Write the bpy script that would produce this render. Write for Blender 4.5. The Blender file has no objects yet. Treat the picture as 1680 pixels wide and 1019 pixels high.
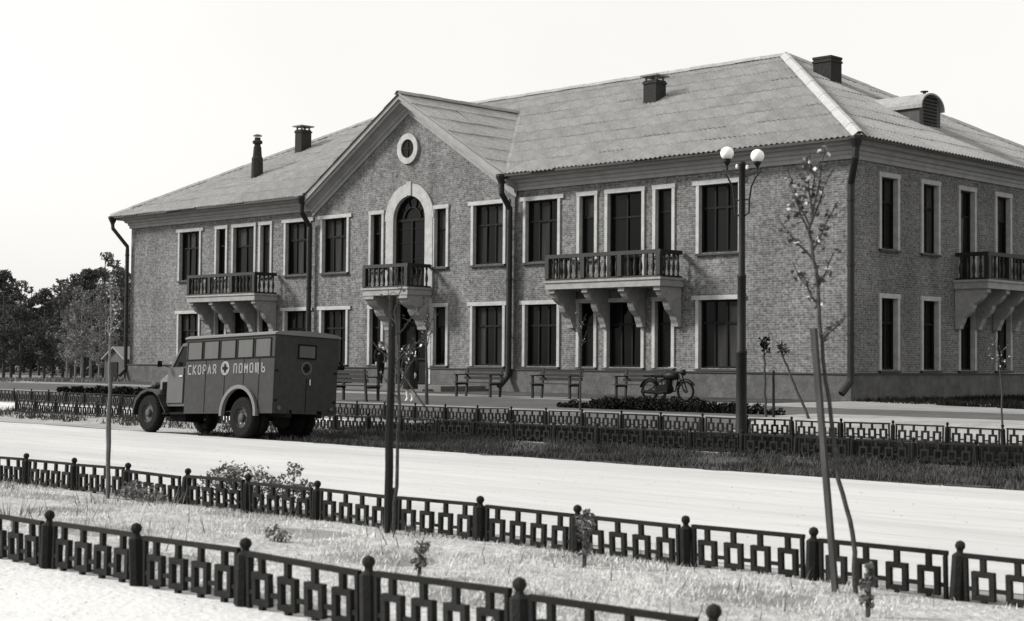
import bpy, bmesh, math, random
import numpy as np
from mathutils import Vector, Matrix, Euler
random.seed(7); rng = np.random.default_rng(7)
K = 1.15                                   # drawing units -> metres
scene = bpy.context.scene
COL = scene.collection

# ------------------------------------------------------------------ camera
cam = bpy.data.cameras.new('camera'); co = bpy.data.objects.new('camera', cam); COL.objects.link(co)
Rw = ((0.71538, -0.016728, -0.698535), (0.69869, 0.028532, 0.714855), (0.007972, -0.999453, 0.032099))
rx, dn, fw = [Vector([Rw[i][j] for i in range(3)]) for j in range(3)]
m = Matrix.Identity(4)
for i in range(3):
    m[i][0] = rx[i]; m[i][1] = -dn[i]; m[i][2] = -fw[i]
CAM = Vector((23.581, -37.629, 1.5))
m.translation = CAM * K
co.matrix_world = m
cam.sensor_width = 36; cam.lens = 2568.07 * 36 / 1680
cam.clip_start = 0.1; cam.clip_end = 6000
cam.dof.use_dof = True; cam.dof.focus_distance = 42; cam.dof.aperture_fstop = 3.6
scene.camera = co

# ------------------------------------------------------------------ sky, sun, exposure
SUN_AZ, SUN_EL = math.radians(52), math.radians(33)
L = Vector((-math.sin(SUN_AZ) * math.cos(SUN_EL), -math.cos(SUN_AZ) * math.cos(SUN_EL), math.sin(SUN_EL)))
w = bpy.data.worlds.new('World'); scene.world = w; w.use_nodes = True
nt = w.node_tree; nt.nodes.clear()
sky = nt.nodes.new('ShaderNodeTexSky'); sky.sky_type = 'NISHITA'; sky.sun_disc = False
sky.sun_elevation = SUN_EL; sky.sun_rotation = math.atan2(L.x, L.y)
sky.air_density = 1.6; sky.dust_density = 4.5; sky.ozone_density = 1.0
veil = nt.nodes.new('ShaderNodeMixRGB'); veil.inputs[0].default_value = 0.75; vn = nt.nodes.new('ShaderNodeTexNoise'); vn.inputs['Scale'].default_value = 2.2; vn.inputs['Detail'].default_value = 5; vr_ = nt.nodes.new('ShaderNodeMapRange')   # thin high cloud
vr_.inputs[1].default_value = .3; vr_.inputs[2].default_value = .7; vr_.inputs[3].default_value = 5.2; vr_.inputs[4].default_value = 5.9
vt_ = nt.nodes.new('ShaderNodeTexCoord'); nt.links.new(vt_.outputs['Generated'], vn.inputs['Vector']); nt.links.new(vn.outputs['Fac'], vr_.inputs[0]); nt.links.new(vr_.outputs[0], veil.inputs[2])
bw = nt.nodes.new('ShaderNodeRGBToBW'); tint = nt.nodes.new('ShaderNodeMixRGB'); tint.blend_type = 'MULTIPLY'
tint.inputs[0].default_value = 1; tint.inputs[2].default_value = (1.0, 0.99, 0.965, 1)
bg = nt.nodes.new('ShaderNodeBackground'); bg.inputs[1].default_value = 0.15
out = nt.nodes.new('ShaderNodeOutputWorld')
nt.links.new(sky.outputs[0], bw.inputs[0]); nt.links.new(bw.outputs[0], veil.inputs[1]); nt.links.new(veil.outputs[0], tint.inputs[1])
nt.links.new(tint.outputs[0], bg.inputs[0]); nt.links.new(bg.outputs[0], out.inputs[0])
sun = bpy.data.lights.new('sun', 'SUN'); so = bpy.data.objects.new('sun', sun); COL.objects.link(so)
sun.energy = 4.2; sun.angle = math.radians(10); sun.color = (1.0, 0.985, 0.955)
so.rotation_euler = L.to_track_quat('Z', 'Y').to_euler()
so.location = (0, -20, 40)
scene.view_settings.view_transform = 'Standard'; scene.view_settings.look = 'None'
scene.view_settings.exposure = 0.4; scene.view_settings.gamma = 1.0
scene.view_settings.use_curve_mapping = False

# ------------------------------------------------------------------ materials (all black-and-white: the photograph is)
def mat(name, base, rough=0.8, var=0.0, scale=5.0, bump=0.0, bscale=None, metallic=0.0, spec=0.3, rand=0.0, detail=6, stretch=None, var2=0.0, scale2=0.5):
    M = bpy.data.materials.new(name); M.use_nodes = True
    t = M.node_tree; b = t.nodes['Principled BSDF']
    b.inputs['Roughness'].default_value = rough; b.inputs['Metallic'].default_value = metallic
    b.inputs['Specular IOR Level'].default_value = spec
    tc = t.nodes.new('ShaderNodeTexCoord'); vec = tc.outputs['Object']
    if stretch:
        mp = t.nodes.new('ShaderNodeMapping'); mp.inputs['Scale'].default_value = stretch
        t.links.new(vec, mp.inputs[0]); vec = mp.outputs[0]
    val = None
    def mul(a, lo, hi):
        r = t.nodes.new('ShaderNodeMapRange'); r.inputs[1].default_value = 0.25; r.inputs[2].default_value = 0.75
        r.inputs[3].default_value = lo; r.inputs[4].default_value = hi
        t.links.new(a, r.inputs[0]); return r.outputs[0]
    fac = []
    for v, s in ((var, scale), (var2, scale2)):
        if v:
            n = t.nodes.new('ShaderNodeTexNoise'); n.inputs['Scale'].default_value = s; n.inputs['Detail'].default_value = detail
            n.inputs['Roughness'].default_value = 0.65
            t.links.new(vec, n.inputs['Vector']); fac.append(mul(n.outputs['Fac'], 1 - v, 1 + v))
    if rand:
        oi = t.nodes.new('ShaderNodeObjectInfo')
        r = t.nodes.new('ShaderNodeMapRange'); r.inputs[3].default_value = 1 - rand; r.inputs[4].default_value = 1 + rand
        t.links.new(oi.outputs['Random'], r.inputs[0]); fac.append(r.outputs[0])
    v = t.nodes.new('ShaderNodeValue'); v.outputs[0].default_value = base; cur = v.outputs[0]
    for f in fac:
        mm = t.nodes.new('ShaderNodeMath'); mm.operation = 'MULTIPLY'
        t.links.new(cur, mm.inputs[0]); t.links.new(f, mm.inputs[1]); cur = mm.outputs[0]
    cb = t.nodes.new('ShaderNodeCombineColor')
    for i, k in enumerate((1.0, 0.997, 0.985)):
        mm = t.nodes.new('ShaderNodeMath'); mm.operation = 'MULTIPLY'; mm.inputs[1].default_value = k
        t.links.new(cur, mm.inputs[0]); t.links.new(mm.outputs[0], cb.inputs[i])
    t.links.new(cb.outputs[0], b.inputs['Base Color'])
    if bump:
        n = t.nodes.new('ShaderNodeTexNoise'); n.inputs['Scale'].default_value = bscale or scale * 2; n.inputs['Detail'].default_value = 5
        t.links.new(vec, n.inputs['Vector'])
        bp = t.nodes.new('ShaderNodeBump'); bp.inputs['Strength'].default_value = bump; bp.inputs['Distance'].default_value = 0.05
        t.links.new(n.outputs['Fac'], bp.inputs['Height']); t.links.new(bp.outputs[0], b.inputs['Normal'])
    M['base'] = base
    return M

def brick_mat(name, tone, mortar):
    M = bpy.data.materials.new(name); M.use_nodes = True; t = M.node_tree; b = t.nodes['Principled BSDF']
    b.inputs['Roughness'].default_value = 0.9; b.inputs['Specular IOR Level'].default_value = 0.15
    tc = t.nodes.new('ShaderNodeTexCoord'); geo = t.nodes.new('ShaderNodeNewGeometry')
    sp = t.nodes.new('ShaderNodeSeparateXYZ'); t.links.new(tc.outputs['Object'], sp.inputs[0])
    sn = t.nodes.new('ShaderNodeSeparateXYZ'); t.links.new(geo.outputs['Normal'], sn.inputs[0])
    ab = t.nodes.new('ShaderNodeMath'); ab.operation = 'ABSOLUTE'; t.links.new(sn.outputs[0], ab.inputs[0])
    gt = t.nodes.new('ShaderNodeMath'); gt.operation = 'GREATER_THAN'; gt.inputs[1].default_value = 0.7; t.links.new(ab.outputs[0], gt.inputs[0])
    mx = t.nodes.new('ShaderNodeMix'); t.links.new(gt.outputs[0], mx.inputs[0]); t.links.new(sp.outputs[0], mx.inputs[2]); t.links.new(sp.outputs[1], mx.inputs[3])
    cx = t.nodes.new('ShaderNodeCombineXYZ'); t.links.new(mx.outputs[0], cx.inputs[0]); t.links.new(sp.outputs[2], cx.inputs[1])
    br = t.nodes.new('ShaderNodeTexBrick'); t.links.new(cx.outputs[0], br.inputs['Vector'])
    br.inputs['Color1'].default_value = (tone * 0.74,) * 3 + (1,); br.inputs['Color2'].default_value = (tone * 1.26,) * 3 + (1,)
    br.inputs['Mortar'].default_value = (mortar,) * 3 + (1,); br.inputs['Scale'].default_value = 1
    br.inputs['Mortar Size'].default_value = 0.013; br.inputs['Brick Width'].default_value = 0.25; br.inputs['Row Height'].default_value = 0.076
    br.inputs['Bias'].default_value = 0.0
    n = t.nodes.new('ShaderNodeTexNoise'); n.inputs['Scale'].default_value = 0.45; n.inputs['Detail'].default_value = 8; n.inputs['Roughness'].default_value = 0.7
    t.links.new(tc.outputs['Object'], n.inputs['Vector'])
    r = t.nodes.new('ShaderNodeMapRange'); r.inputs[1].default_value = .3; r.inputs[2].default_value = .7; r.inputs[3].default_value = 0.8; r.inputs[4].default_value = 1.22
    t.links.new(n.outputs['Fac'], r.inputs[0])
    n2 = t.nodes.new('ShaderNodeTexNoise'); n2.inputs['Scale'].default_value = 9; n2.inputs['Detail'].default_value = 3
    t.links.new(tc.outputs['Object'], n2.inputs['Vector'])
    r2 = t.nodes.new('ShaderNodeMapRange'); r2.inputs[1].default_value = .3; r2.inputs[2].default_value = .7; r2.inputs[3].default_value = 0.58; r2.inputs[4].default_value = 1.38
    t.links.new(n2.outputs['Fac'], r2.inputs[0])
    m1 = t.nodes.new('ShaderNodeMath'); m1.operation = 'MULTIPLY'; t.links.new(r.outputs[0], m1.inputs[0]); t.links.new(r2.outputs[0], m1.inputs[1])
    mp = t.nodes.new('ShaderNodeMapping'); mp.inputs['Scale'].default_value = (1.6, 1.6, 0.12); t.links.new(tc.outputs['Object'], mp.inputs[0])
    n3 = t.nodes.new('ShaderNodeTexNoise'); n3.inputs['Scale'].default_value = 1.0; n3.inputs['Detail'].default_value = 5; t.links.new(mp.outputs[0], n3.inputs['Vector'])
    r3 = t.nodes.new('ShaderNodeMapRange'); r3.inputs[1].default_value = .35; r3.inputs[2].default_value = .65; r3.inputs[3].default_value = 0.86; r3.inputs[4].default_value = 1.12; t.links.new(n3.outputs['Fac'], r3.inputs[0])
    m0 = t.nodes.new('ShaderNodeMath'); m0.operation = 'MULTIPLY'; t.links.new(m1.outputs[0], m0.inputs[0]); t.links.new(r3.outputs[0], m0.inputs[1]); m1 = m0
    mm = t.nodes.new('ShaderNodeMixRGB'); mm.blend_type = 'MULTIPLY'; mm.inputs[0].default_value = 1
    t.links.new(br.outputs['Color'], mm.inputs[1]); t.links.new(m1.outputs[0], mm.inputs[2]); t.links.new(mm.outputs[0], b.inputs['Base Color'])
    bp = t.nodes.new('ShaderNodeBump'); bp.inputs['Strength'].default_value = 0.6; bp.inputs['Distance'].default_value = 0.012; bp.invert = True
    t.links.new(br.outputs['Fac'], bp.inputs['Height']); t.links.new(bp.outputs[0], b.inputs['Normal'])
    return M

BRICK = brick_mat('brick', 0.112, 0.165)
PLINTH = mat('plinth_render', 0.092, 0.95, 0.35, 3.0, 0.4, 14, spec=0.1, var2=0.25, scale2=0.6)
TRIM = mat('white_trim', 0.325, 0.85, 0.25, 4.0, 0.15, 30, spec=0.2, rand=0.06, var2=0.12, scale2=0.8)
CORNICE = mat('cornice_plaster', 0.26, 0.9, 0.18, 2.5, 0.1, 20, spec=0.15, var2=0.15, scale2=0.4)
PLASTER = mat('balcony_plaster', 0.24, 0.85, 0.2, 5.0, 0.2, 25, spec=0.2, var2=0.15, scale2=1.2)
DARKIRON = mat('dark_paint', 0.012, 0.55, 0.3, 8.0, 0.1, 40, spec=0.3)
PIPE = mat('pipe_paint', 0.011, 0.5, 0.3, 6.0, spec=0.3)
FRAME = mat('window_frame_paint', 0.009, 0.7, 0.25, 10.0, spec=0.1)
GLASS = mat('window_glass', 0.005, 0.10, 0.0, spec=0.11, rand=0.7, bump=0.06, bscale=1.5)
CURTAIN = mat('curtained_glass', 0.028, 0.25, 0.7, 9.0, spec=0.06, rand=0.4, stretch=(1, 1, 0.05))
SILL = mat('sill_metal', 0.03, 0.6, 0.2, 6.0)
SLATE = mat('slate_cement', 0.255, 0.9, 0.26, 2.2, 0.15, 20, spec=0.12, rand=0.09, var2=0.25, scale2=12.0)
RIDGE = mat('ridge_cap_metal', 0.31, 0.8, 0.2, 5.0, spec=0.2)
ROOFBASE = mat('roof_boarding', 0.10, 0.9, 0.2, 3.0)
CHIM = mat('chimney_brick', 0.03, 0.95, 0.4, 9.0, 0.5, 18, spec=0.1)
GUTTER = mat('gutter_edge', 0.03, 0.7, 0.2, 4.0)
ROAD = mat('dusty_road', 0.40, 0.97, 0.12, 2.2, 0.45, 10, spec=0.05, var2=0.14, scale2=0.5, stretch=(0.10, 1, 1))
SAND = mat('pale_sand', 0.50, 0.97, 0.10, 2.5, 0.4, 16, spec=0.05, var2=0.08, scale2=0.4)
DRYSOIL = mat('dry_turf_soil', 0.34, 0.97, 0.35, 4.5, 0.8, 16, spec=0.05, var2=0.22, scale2=0.8)
GROUND = mat('ground_dirt', 0.19, 0.97, 0.28, 0.8, 0.4, 6, spec=0.05, var2=0.25, scale2=0.12)
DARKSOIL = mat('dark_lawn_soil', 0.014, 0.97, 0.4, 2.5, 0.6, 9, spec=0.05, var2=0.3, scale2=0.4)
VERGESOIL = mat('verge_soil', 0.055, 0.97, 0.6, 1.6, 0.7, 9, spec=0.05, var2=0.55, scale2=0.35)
WALK = mat('walkway_dirt', 0.075, 0.95, 0.2, 1.5, 0.3, 10, spec=0.08, var2=0.2, scale2=0.25)
YARD = mat('yard_dirt', 0.24, 0.95, 0.25, 1.8, 0.35, 10, spec=0.08, var2=0.25, scale2=0.3)
FARGRASS = mat('far_meadow_blades', 0.13, 0.9, 0.4, 1.2, spec=0.05, var2=0.35, scale2=0.25)
DRYGRASS = mat('dry_grass_blades', 0.50, 0.9, 0.35, 1.6, spec=0.08, var2=0.25, scale2=0.5)
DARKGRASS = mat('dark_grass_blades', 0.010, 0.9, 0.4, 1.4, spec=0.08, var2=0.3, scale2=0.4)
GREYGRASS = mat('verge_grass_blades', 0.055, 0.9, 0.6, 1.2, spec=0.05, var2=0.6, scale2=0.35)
HEDGE = mat('hedge_leaf', 0.011, 0.8, 0.4, 5.0, spec=0.1)
WEED = mat('weed_leaf', 0.14, 0.85, 0.5, 6.0, spec=0.1)
BARK = mat('bark', 0.05, 0.95, 0.4, 14.0, 0.4, 30, spec=0.08)
PALEBARK = mat('pale_bark', 0.15, 0.9, 0.3, 14.0, 0.3, 30, spec=0.1)
DARKBARK = mat('dark_bark', 0.05, 0.95, 0.35, 6.0, 0.4, 20, spec=0.06)
STAKEWOOD = mat('stake_wood', 0.022, 0.95, 0.35, 9.0, 0.3, 20, spec=0.06, stretch=(1, 1, 0.15))
PALESTAKE = mat('pale_stake_wood', 0.055, 0.95, 0.4, 7.0, 0.3, 20, spec=0.06, stretch=(1, 1, 0.2))
LEAF = mat('leaf', 0.05, 0.6, 0.7, 9.0, spec=0.35)
PALELEAF = mat('pale_leaf', 0.45, 0.5, 0.4, 9.0, spec=0.4)
PINE = mat('pine_needles', 0.095, 0.9, 0.4, 0.9, spec=0.08, rand=0.2)  # needle tone lightened to stand in for haze over the far wood
BIRCHLEAF = mat('birch_leaf', 0.17, 0.85, 0.45, 1.2, spec=0.1, rand=0.15)  # pale leaf, raised further so distance haze is in the colour
TRUCKGREY = mat('truck_body_paint', 0.030, 0.6, 0.2, 3.0, 0.05, 30, spec=0.15, var2=0.22, scale2=9.0)
CABGREY = mat('truck_cab_paint', 0.075, 0.5, 0.12, 3.0, 0.05, 30, spec=0.2)
TRUCKDARK = mat('truck_chassis', 0.008, 0.8, 0.3, 8.0, spec=0.08)
HOODGREY = mat('hood_paint', 0.12, 0.45, 0.12, 3.0, 0.05, 30, spec=0.25)
FENDER = mat('fender_paint', 0.014, 0.35, 0.15, 5.0, spec=0.35)
ROOFPAINT = mat('truck_roof_paint', 0.12, 0.6, 0.15, 4.0, spec=0.3)
TYRE = mat('tyre_rubber', 0.011, 0.9, 0.35, 12.0, spec=0.08)
RIM = mat('wheel_rim', 0.045, 0.55, 0.25, 9.0, spec=0.3)
WHITEPAINT = mat('white_lettering', 0.22, 0.7, 0.2, 14.0, spec=0.2)
BLIND = mat('frosted_pane', 0.075, 0.5, 0.12, 6.0, spec=0.2, rand=0.08, stretch=(1, 1, 0.1))
CHROME = mat('chrome', 0.7, 0.25, 0.0, metallic=1.0)
GLOBE = mat('opal_globe', 0.82, 0.25, 0.06, 4.0, spec=0.4)
LAMPPOLE = mat('lamp_pole_paint', 0.012, 0.6, 0.3, 7.0, 0.1, 40, spec=0.15)
PORCELAIN = mat('porcelain', 0.7, 0.3)
FENCEPAINT = mat('fence_paint', 0.014, 0.75, 0.4, 12.0, 0.2, 50, spec=0.10, rand=0.25)
BENCHWOOD = mat('bench_wood', 0.016, 0.8, 0.3, 8.0, stretch=(0.2, 1, 1))
CLOTH = mat('dark_cloth', 0.014, 0.95, 0.2, 9.0, spec=0.05)
COAT = mat('coat_cloth', 0.02, 0.95, 0.2, 9.0, spec=0.05)
SKIN = mat('skin', 0.38, 0.6, 0.05, 9.0, spec=0.3)
STOCKING = mat('pale_stocking', 0.55, 0.8, 0.05, 9.0)
MOTO = mat('motorcycle_paint', 0.008, 0.5, 0.1, 9.0, spec=0.12)
SHEDWOOD = mat('shed_boards', 0.07, 0.95, 0.35, 5.0, stretch=(1, 1, 0.15))
STEP = mat('step_concrete', 0.11, 0.95, 0.2, 3.0, 0.2, 20)

# ------------------------------------------------------------------ mesh helpers
class MB:
    def __init__(s): s.v = []; s.f = []; s.T = None
    def add(s, vs, fs):
        o = len(s.v)
        if s.T: vs = [s.T(*p) for p in vs]
        s.v += [tuple(p) for p in vs]; s.f += [tuple(i + o for i in f) for f in fs]; return s
    def quad(s, a, b, c, d): return s.add([a, b, c, d], [(0, 1, 2, 3)])
    def box(s, x0, x1, y0, y1, z0, z1):
        x0, x1 = min(x0, x1), max(x0, x1); y0, y1 = min(y0, y1), max(y0, y1); z0, z1 = min(z0, z1), max(z0, z1)
        return s.add([(x0,y0,z0),(x1,y0,z0),(x1,y1,z0),(x0,y1,z0),(x0,y0,z1),(x1,y0,z1),(x1,y1,z1),(x0,y1,z1)],
                     [(0,3,2,1),(4,5,6,7),(0,1,5,4),(1,2,6,5),(2,3,7,6),(3,0,4,7)])
    def bbox(s, x0, x1, y0, y1, z0, z1, b=0.02):                 # box with chamfered edges
        bm = bmesh.new(); bmesh.ops.create_cube(bm, size=1)
        for v in bm.verts: v.co = Vector(((x0+x1)/2 + v.co.x*(x1-x0), (y0+y1)/2 + v.co.y*(y1-y0), (z0+z1)/2 + v.co.z*(z1-z0)))
        bmesh.ops.bevel(bm, geom=list(bm.edges), offset=b, segments=2, affect='EDGES')
        bm.verts.index_update(); s.add([tuple(v.co) for v in bm.verts], [tuple(v.index for v in f.verts) for f in bm.faces]); bm.free(); return s
    def bar(s, a, b, wd, ht, up=(0, 0, 1)):
        a, b = Vector(a), Vector(b); d = (b - a).normalized(); u = Vector(up)
        if abs(d.dot(u)) > 0.98: u = Vector((0, 1, 0))
        sd = d.cross(u).normalized() * wd / 2; u = sd.cross(d).normalized() * ht / 2
        vs = [p + i * sd + j * u for p in (a, b) for i, j in ((-1, -1), (1, -1), (1, 1), (-1, 1))]
        return s.add(vs, [(3,2,1,0),(4,5,6,7),(0,1,5,4),(1,2,6,5),(2,3,7,6),(3,0,4,7)])
    def tube(s, pts, rad, n=8, cap=True):
        pts = [Vector(p) for p in pts]; rad = [rad] * len(pts) if not hasattr(rad, '__len__') else rad
        vs, fs = [], []; pu = None
        for i, p in enumerate(pts):
            d = (pts[min(i+1, len(pts)-1)] - pts[max(i-1, 0)]).normalized()
            if pu is None: pu = Vector((1, 0, 0)) if abs(d.x) < 0.9 else Vector((0, 1, 0))
            u = (pu - d * pu.dot(d)).normalized(); pu = u; vv = d.cross(u)
            for k in range(n):
                a = 2 * math.pi * k / n; vs.append(p + (u * math.cos(a) + vv * math.sin(a)) * rad[i])
        for i in range(len(pts) - 1):
            for k in range(n):
                fs.append((i*n+k, i*n+(k+1) % n, (i+1)*n+(k+1) % n, (i+1)*n+k))
        if cap: fs += [tuple(range(n))[::-1], tuple((len(pts)-1)*n+k for k in range(n))]
        return s.add(vs, fs)
    def lathe(s, prof, o=(0, 0, 0), n=12, axis='Z', caps=True):             # prof: (radius, height)
        vs, fs = [], []
        for r, h in prof:
            for k in range(n):
                a = 2 * math.pi * k / n; c, q = r * math.cos(a), r * math.sin(a)
                p = (c, q, h) if axis == 'Z' else ((c, h, q) if axis == 'Y' else (h, c, q))
                vs.append((p[0]+o[0], p[1]+o[1], p[2]+o[2]))
        for i in range(len(prof) - 1):
            for k in range(n): fs.append((i*n+k, i*n+(k+1) % n, (i+1)*n+(k+1) % n, (i+1)*n+k))
        if caps: fs += [tuple(range(n))[::-1], tuple((len(prof)-1)*n+k for k in range(n))]
        return s.add(vs, fs)
    def prism(s, poly, f0, f1):                                   # poly: 2D list; f0, f1 map (a, b) -> 3D
        n = len(poly); vs = [f0(*p) for p in poly] + [f1(*p) for p in poly]
        fs = [tuple(range(n))[::-1], tuple(range(n, 2*n))] + [(i, (i+1) % n, n+(i+1) % n, n+i) for i in range(n)]
        return s.add(vs, fs)
    def mesh(s, name, material, o=(0, 0, 0), smooth=False):
        me = bpy.data.meshes.new(name)
        me.from_pydata([((x-o[0])*K, (y-o[1])*K, (z-o[2])*K) for x, y, z in s.v], [], s.f)
        bm = bmesh.new(); bm.from_mesh(me); bmesh.ops.recalc_face_normals(bm, faces=list(bm.faces)); bm.to_mesh(me); bm.free()
        if smooth:
            me.polygons.foreach_set('use_smooth', [True] * len(me.polygons))
        me.materials.append(material); me.update(); return me
    def build(s, name, material, parent=None, o=None, smooth=False):
        if o is None: o = ORIG.get(parent.name, (0, 0, 0)) if parent else (0, 0, 0)
        ob = link(name, s.mesh(name, material, o, smooth), parent); ORIG[ob.name] = o; return ob
ORIG = {}                                  # where each built mesh has its origin, so that its parts can share it
def link(name, data, parent=None, loc=None, rz=None):
    ob = bpy.data.objects.new(name, data); COL.objects.link(ob)
    if parent: ob.parent = parent
    if loc is not None: ob.location = Vector(loc) * K
    if rz is not None: ob.rotation_euler = (0, 0, rz)
    return ob
def tag(o, label=None, cat=None, group=None, kind=None):
    if label: o['label'] = label
    if cat: o['category'] = cat
    if group: o['group'] = group
    if kind: o['kind'] = kind
    return o
def thing(name, label, cat, loc=(0, 0, 0), rot=(0, 0, 0), group=None):
    o = bpy.data.objects.new(name, None); COL.objects.link(o); o.location = Vector(loc) * K; o.rotation_euler = rot
    o.empty_display_size = 0.3
    return tag(o, label, cat, group)
def copy_tree(o, parent=None):
    c = o.copy(); COL.objects.link(c)
    if parent: c.parent = parent
    for ch in list(o.children): copy_tree(ch, c)
    return c
def raw(name, V, F, material, parent=None, kind=None, smooth=False):     # numpy arrays, already centred, unscaled
    me = bpy.data.meshes.new(name); me.vertices.add(len(V)); me.vertices.foreach_set('co', (np.asarray(V, np.float32) * K).ravel())
    k = F.shape[1]; me.loops.add(F.size); me.loops.foreach_set('vertex_index', F.ravel().astype(np.int32))
    me.polygons.add(len(F)); me.polygons.foreach_set('loop_start', np.arange(0, F.size, k, dtype=np.int32))
    if smooth: me.polygons.foreach_set('use_smooth', np.ones(len(F), bool))
    me.update(calc_edges=True); me.materials.append(material)
    o = link(name, me, parent)
    if kind: o['kind'] = kind
    return o

# ------------------------------------------------------------------ terrain
KY = [-400, -60, -36, -32.6, -31, -28.9, -28.2, -27, -20.3, -19.4, -18.4, -17.2, -16.5, -13.2, -12.5, -11.6, -10.8, -6, 0, 400]
KZ = [.2, .2, .2, .155, .12, .05, .01, 0, 0, -.03, -.09, -.02, .01, .05, .18, .40, .42, .45, .46, .46]
def ss(a, b, x): t = np.clip((x - a) / (b - a), 0, 1); return t * t * (3 - 2 * t)
def tz(x, y):
    x = np.asarray(x, float); y = np.asarray(y, float)
    z = np.interp(y, KY, KZ)
    far = ss(-39, -52, x) * ss(-13, -9, y)
    z = z * (1 - far) + far * (0.08 + 0.05 * np.sin(x * 0.31) * np.cos(y * 0.23))
    hill = ss(60, 300, -x) * 1.0 + ss(40, 300, y) * 1.0
    return z + hill
def grid(name, xs, ys, lift, material, kind='structure', edge=0.0, noise=0.0):
    X, Y = np.meshgrid(xs, ys); sh = X.shape
    if edge:
        j0 = edge * (np.sin(xs * 1.7 + 1) * .5 + np.sin(xs * 4.1) * .3 + rng.normal(0, .25, len(xs))); j1 = edge * (np.sin(xs * 1.3) * .5 + np.sin(xs * 3.7 + 2) * .3 + rng.normal(0, .25, len(xs)))
        Y[0] += j0; Y[-1] += j1
    Z = tz(X, Y) + lift
    if noise: Z = Z + noise * (np.sin(X * 2.1 + Y) * np.cos(Y * 2.7 - X * .6))
    V = np.stack([X, Y, Z], -1).reshape(-1, 3); n = sh[1]
    i = (np.arange(sh[0] - 1)[:, None] * n + np.arange(n - 1)[None]).ravel()
    F = np.stack([i, i + 1, i + n + 1, i + n], 1)
    return raw(name, V, F, material, kind=kind, smooth=True)
xs = np.concatenate([np.linspace(-2500, -120, 14), np.linspace(-100, 60, 161), np.linspace(80, 1500, 12)])
ys = np.concatenate([np.linspace(-400, -45, 8), np.arange(-40, 2, .4), np.linspace(3, 120, 40), np.linspace(150, 2500, 14)])
grid('ground', xs, ys, 0, GROUND)
fx = lambda a, b, s=.35: np.arange(a, b + s, s)
grid('road', fx(-120, 60), np.linspace(-28.1, -19.95, 18), .006, ROAD, edge=.10)
grid('sand_path', fx(-20, 40, .3), np.linspace(-38, -32.45, 12), .006, SAND, edge=.06)
grid('turf_strip', fx(-6, 30, .2), np.linspace(-32.4, -28.3, 22), .006, DRYSOIL, noise=.012, edge=.05)
grid('verge', fx(-2.6, 26, .25), np.linspace(-19.85, -16.6, 14), .008, VERGESOIL, edge=.28)
grid('sandy_verge', fx(-26, -5.5, .4), np.linspace(-16.2, -13.4, 10), .010, SAND, edge=.12)
grid('dusty_verge', fx(-60, -2.9, .4), np.linspace(-19.8, -16.6, 10), .008, YARD, edge=.15)
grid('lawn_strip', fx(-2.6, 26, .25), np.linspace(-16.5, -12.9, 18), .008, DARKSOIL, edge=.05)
grid('path', fx(-40, 24, .3), np.linspace(-12.75, -6.2, 16), .008, WALK, edge=.07)
grid('flower_border', fx(-38, -.2, .4), np.linspace(-4.0, -.15, 6), .008, VERGESOIL, edge=.07)
grid('yard', fx(5.2, 26, .3), np.linspace(-12.7, -9.6, 10), .016, YARD, edge=.1)

# ------------------------------------------------------------------ grass (stuff)
def grass(name, pts, h, wd, material, lean=.5):
    n = len(pts); x, y = pts[:, 0], pts[:, 1]; z = tz(x, y)
    hh = h * rng.uniform(.45, 1.3, n); a = rng.uniform(0, 2*np.pi, n); b = rng.uniform(0, 2*np.pi, n); l = lean * hh * rng.uniform(.2, 1.2, n)
    dx, dy = np.cos(a) * wd / 2, np.sin(a) * wd / 2
    V = np.empty((n, 3, 3)); V[:, 0] = np.stack([x - dx, y - dy, z - .01], 1); V[:, 1] = np.stack([x + dx, y + dy, z - .01], 1)
    V[:, 2] = np.stack([x + l * np.cos(b), y + l * np.sin(b), z + hh], 1)
    return raw(name, V.reshape(-1, 3), np.arange(3 * n).reshape(-1, 3), material, kind='stuff')
def scatter(n, x0, x1, y0, y1, clump=.5, cs=.12):
    m_ = int(n * clump); c = max(8, n // 40)
    a = np.stack([rng.uniform(x0, x1, n - m_), rng.uniform(y0, y1, n - m_)], 1)
    cc = np.stack([rng.uniform(x0, x1, c), rng.uniform(y0, y1, c)], 1)
    b = cc[rng.integers(0, c, m_)] + rng.normal(0, cs, (m_, 2))
    p = np.concatenate([a, b]); p = p[(p[:, 1] > y0 - .05) & (p[:, 1] < y1 + .05)]
    f = np.sin(p[:, 0] * 1.3 + 2 * np.sin(p[:, 1] * 1.1)) + np.sin(p[:, 0] * 3.1 + p[:, 1] * 2.3) + .8 * np.sin(p[:, 1] * 4.0 - p[:, 0] * .7)      # worn patches
    return p[f + rng.normal(0, .7, len(p)) > -1.0]
grass('dry_grass', scatter(90000, 3, 24, -32.3, -28.5, .75, .09), .036, .012, DRYGRASS, 1.1)
grass('verge_grass', scatter(52000, -2.6, 20, -19.85, -16.6, .85, .22), .10, .022, GREYGRASS, .9)
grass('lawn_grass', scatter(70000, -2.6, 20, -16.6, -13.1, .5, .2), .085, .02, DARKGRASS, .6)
grass('far_grass', scatter(26000, -70, -36, -11, 24, .6, .5), .16, .06, FARGRASS, .7)
grass('left_verge_grass', scatter(5000, -24, -2.8, -18.0, -15.9, .9, .2), .15, .03, GREYGRASS, .7)
bed = np.concatenate([scatter(26000, .3, 10.5, -1.2, 14, .4, .2), scatter(9000, 3.5, 9.0, -3.6, -1.2, .4, .2)])
bed = bed[(bed[:, 1] > -0.2 - .42 * bed[:, 0] + .0) & (bed[:, 0] < 9.2)]
grass('side_bed_grass', bed, .13, .03, DARKGRASS, .6)

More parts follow.
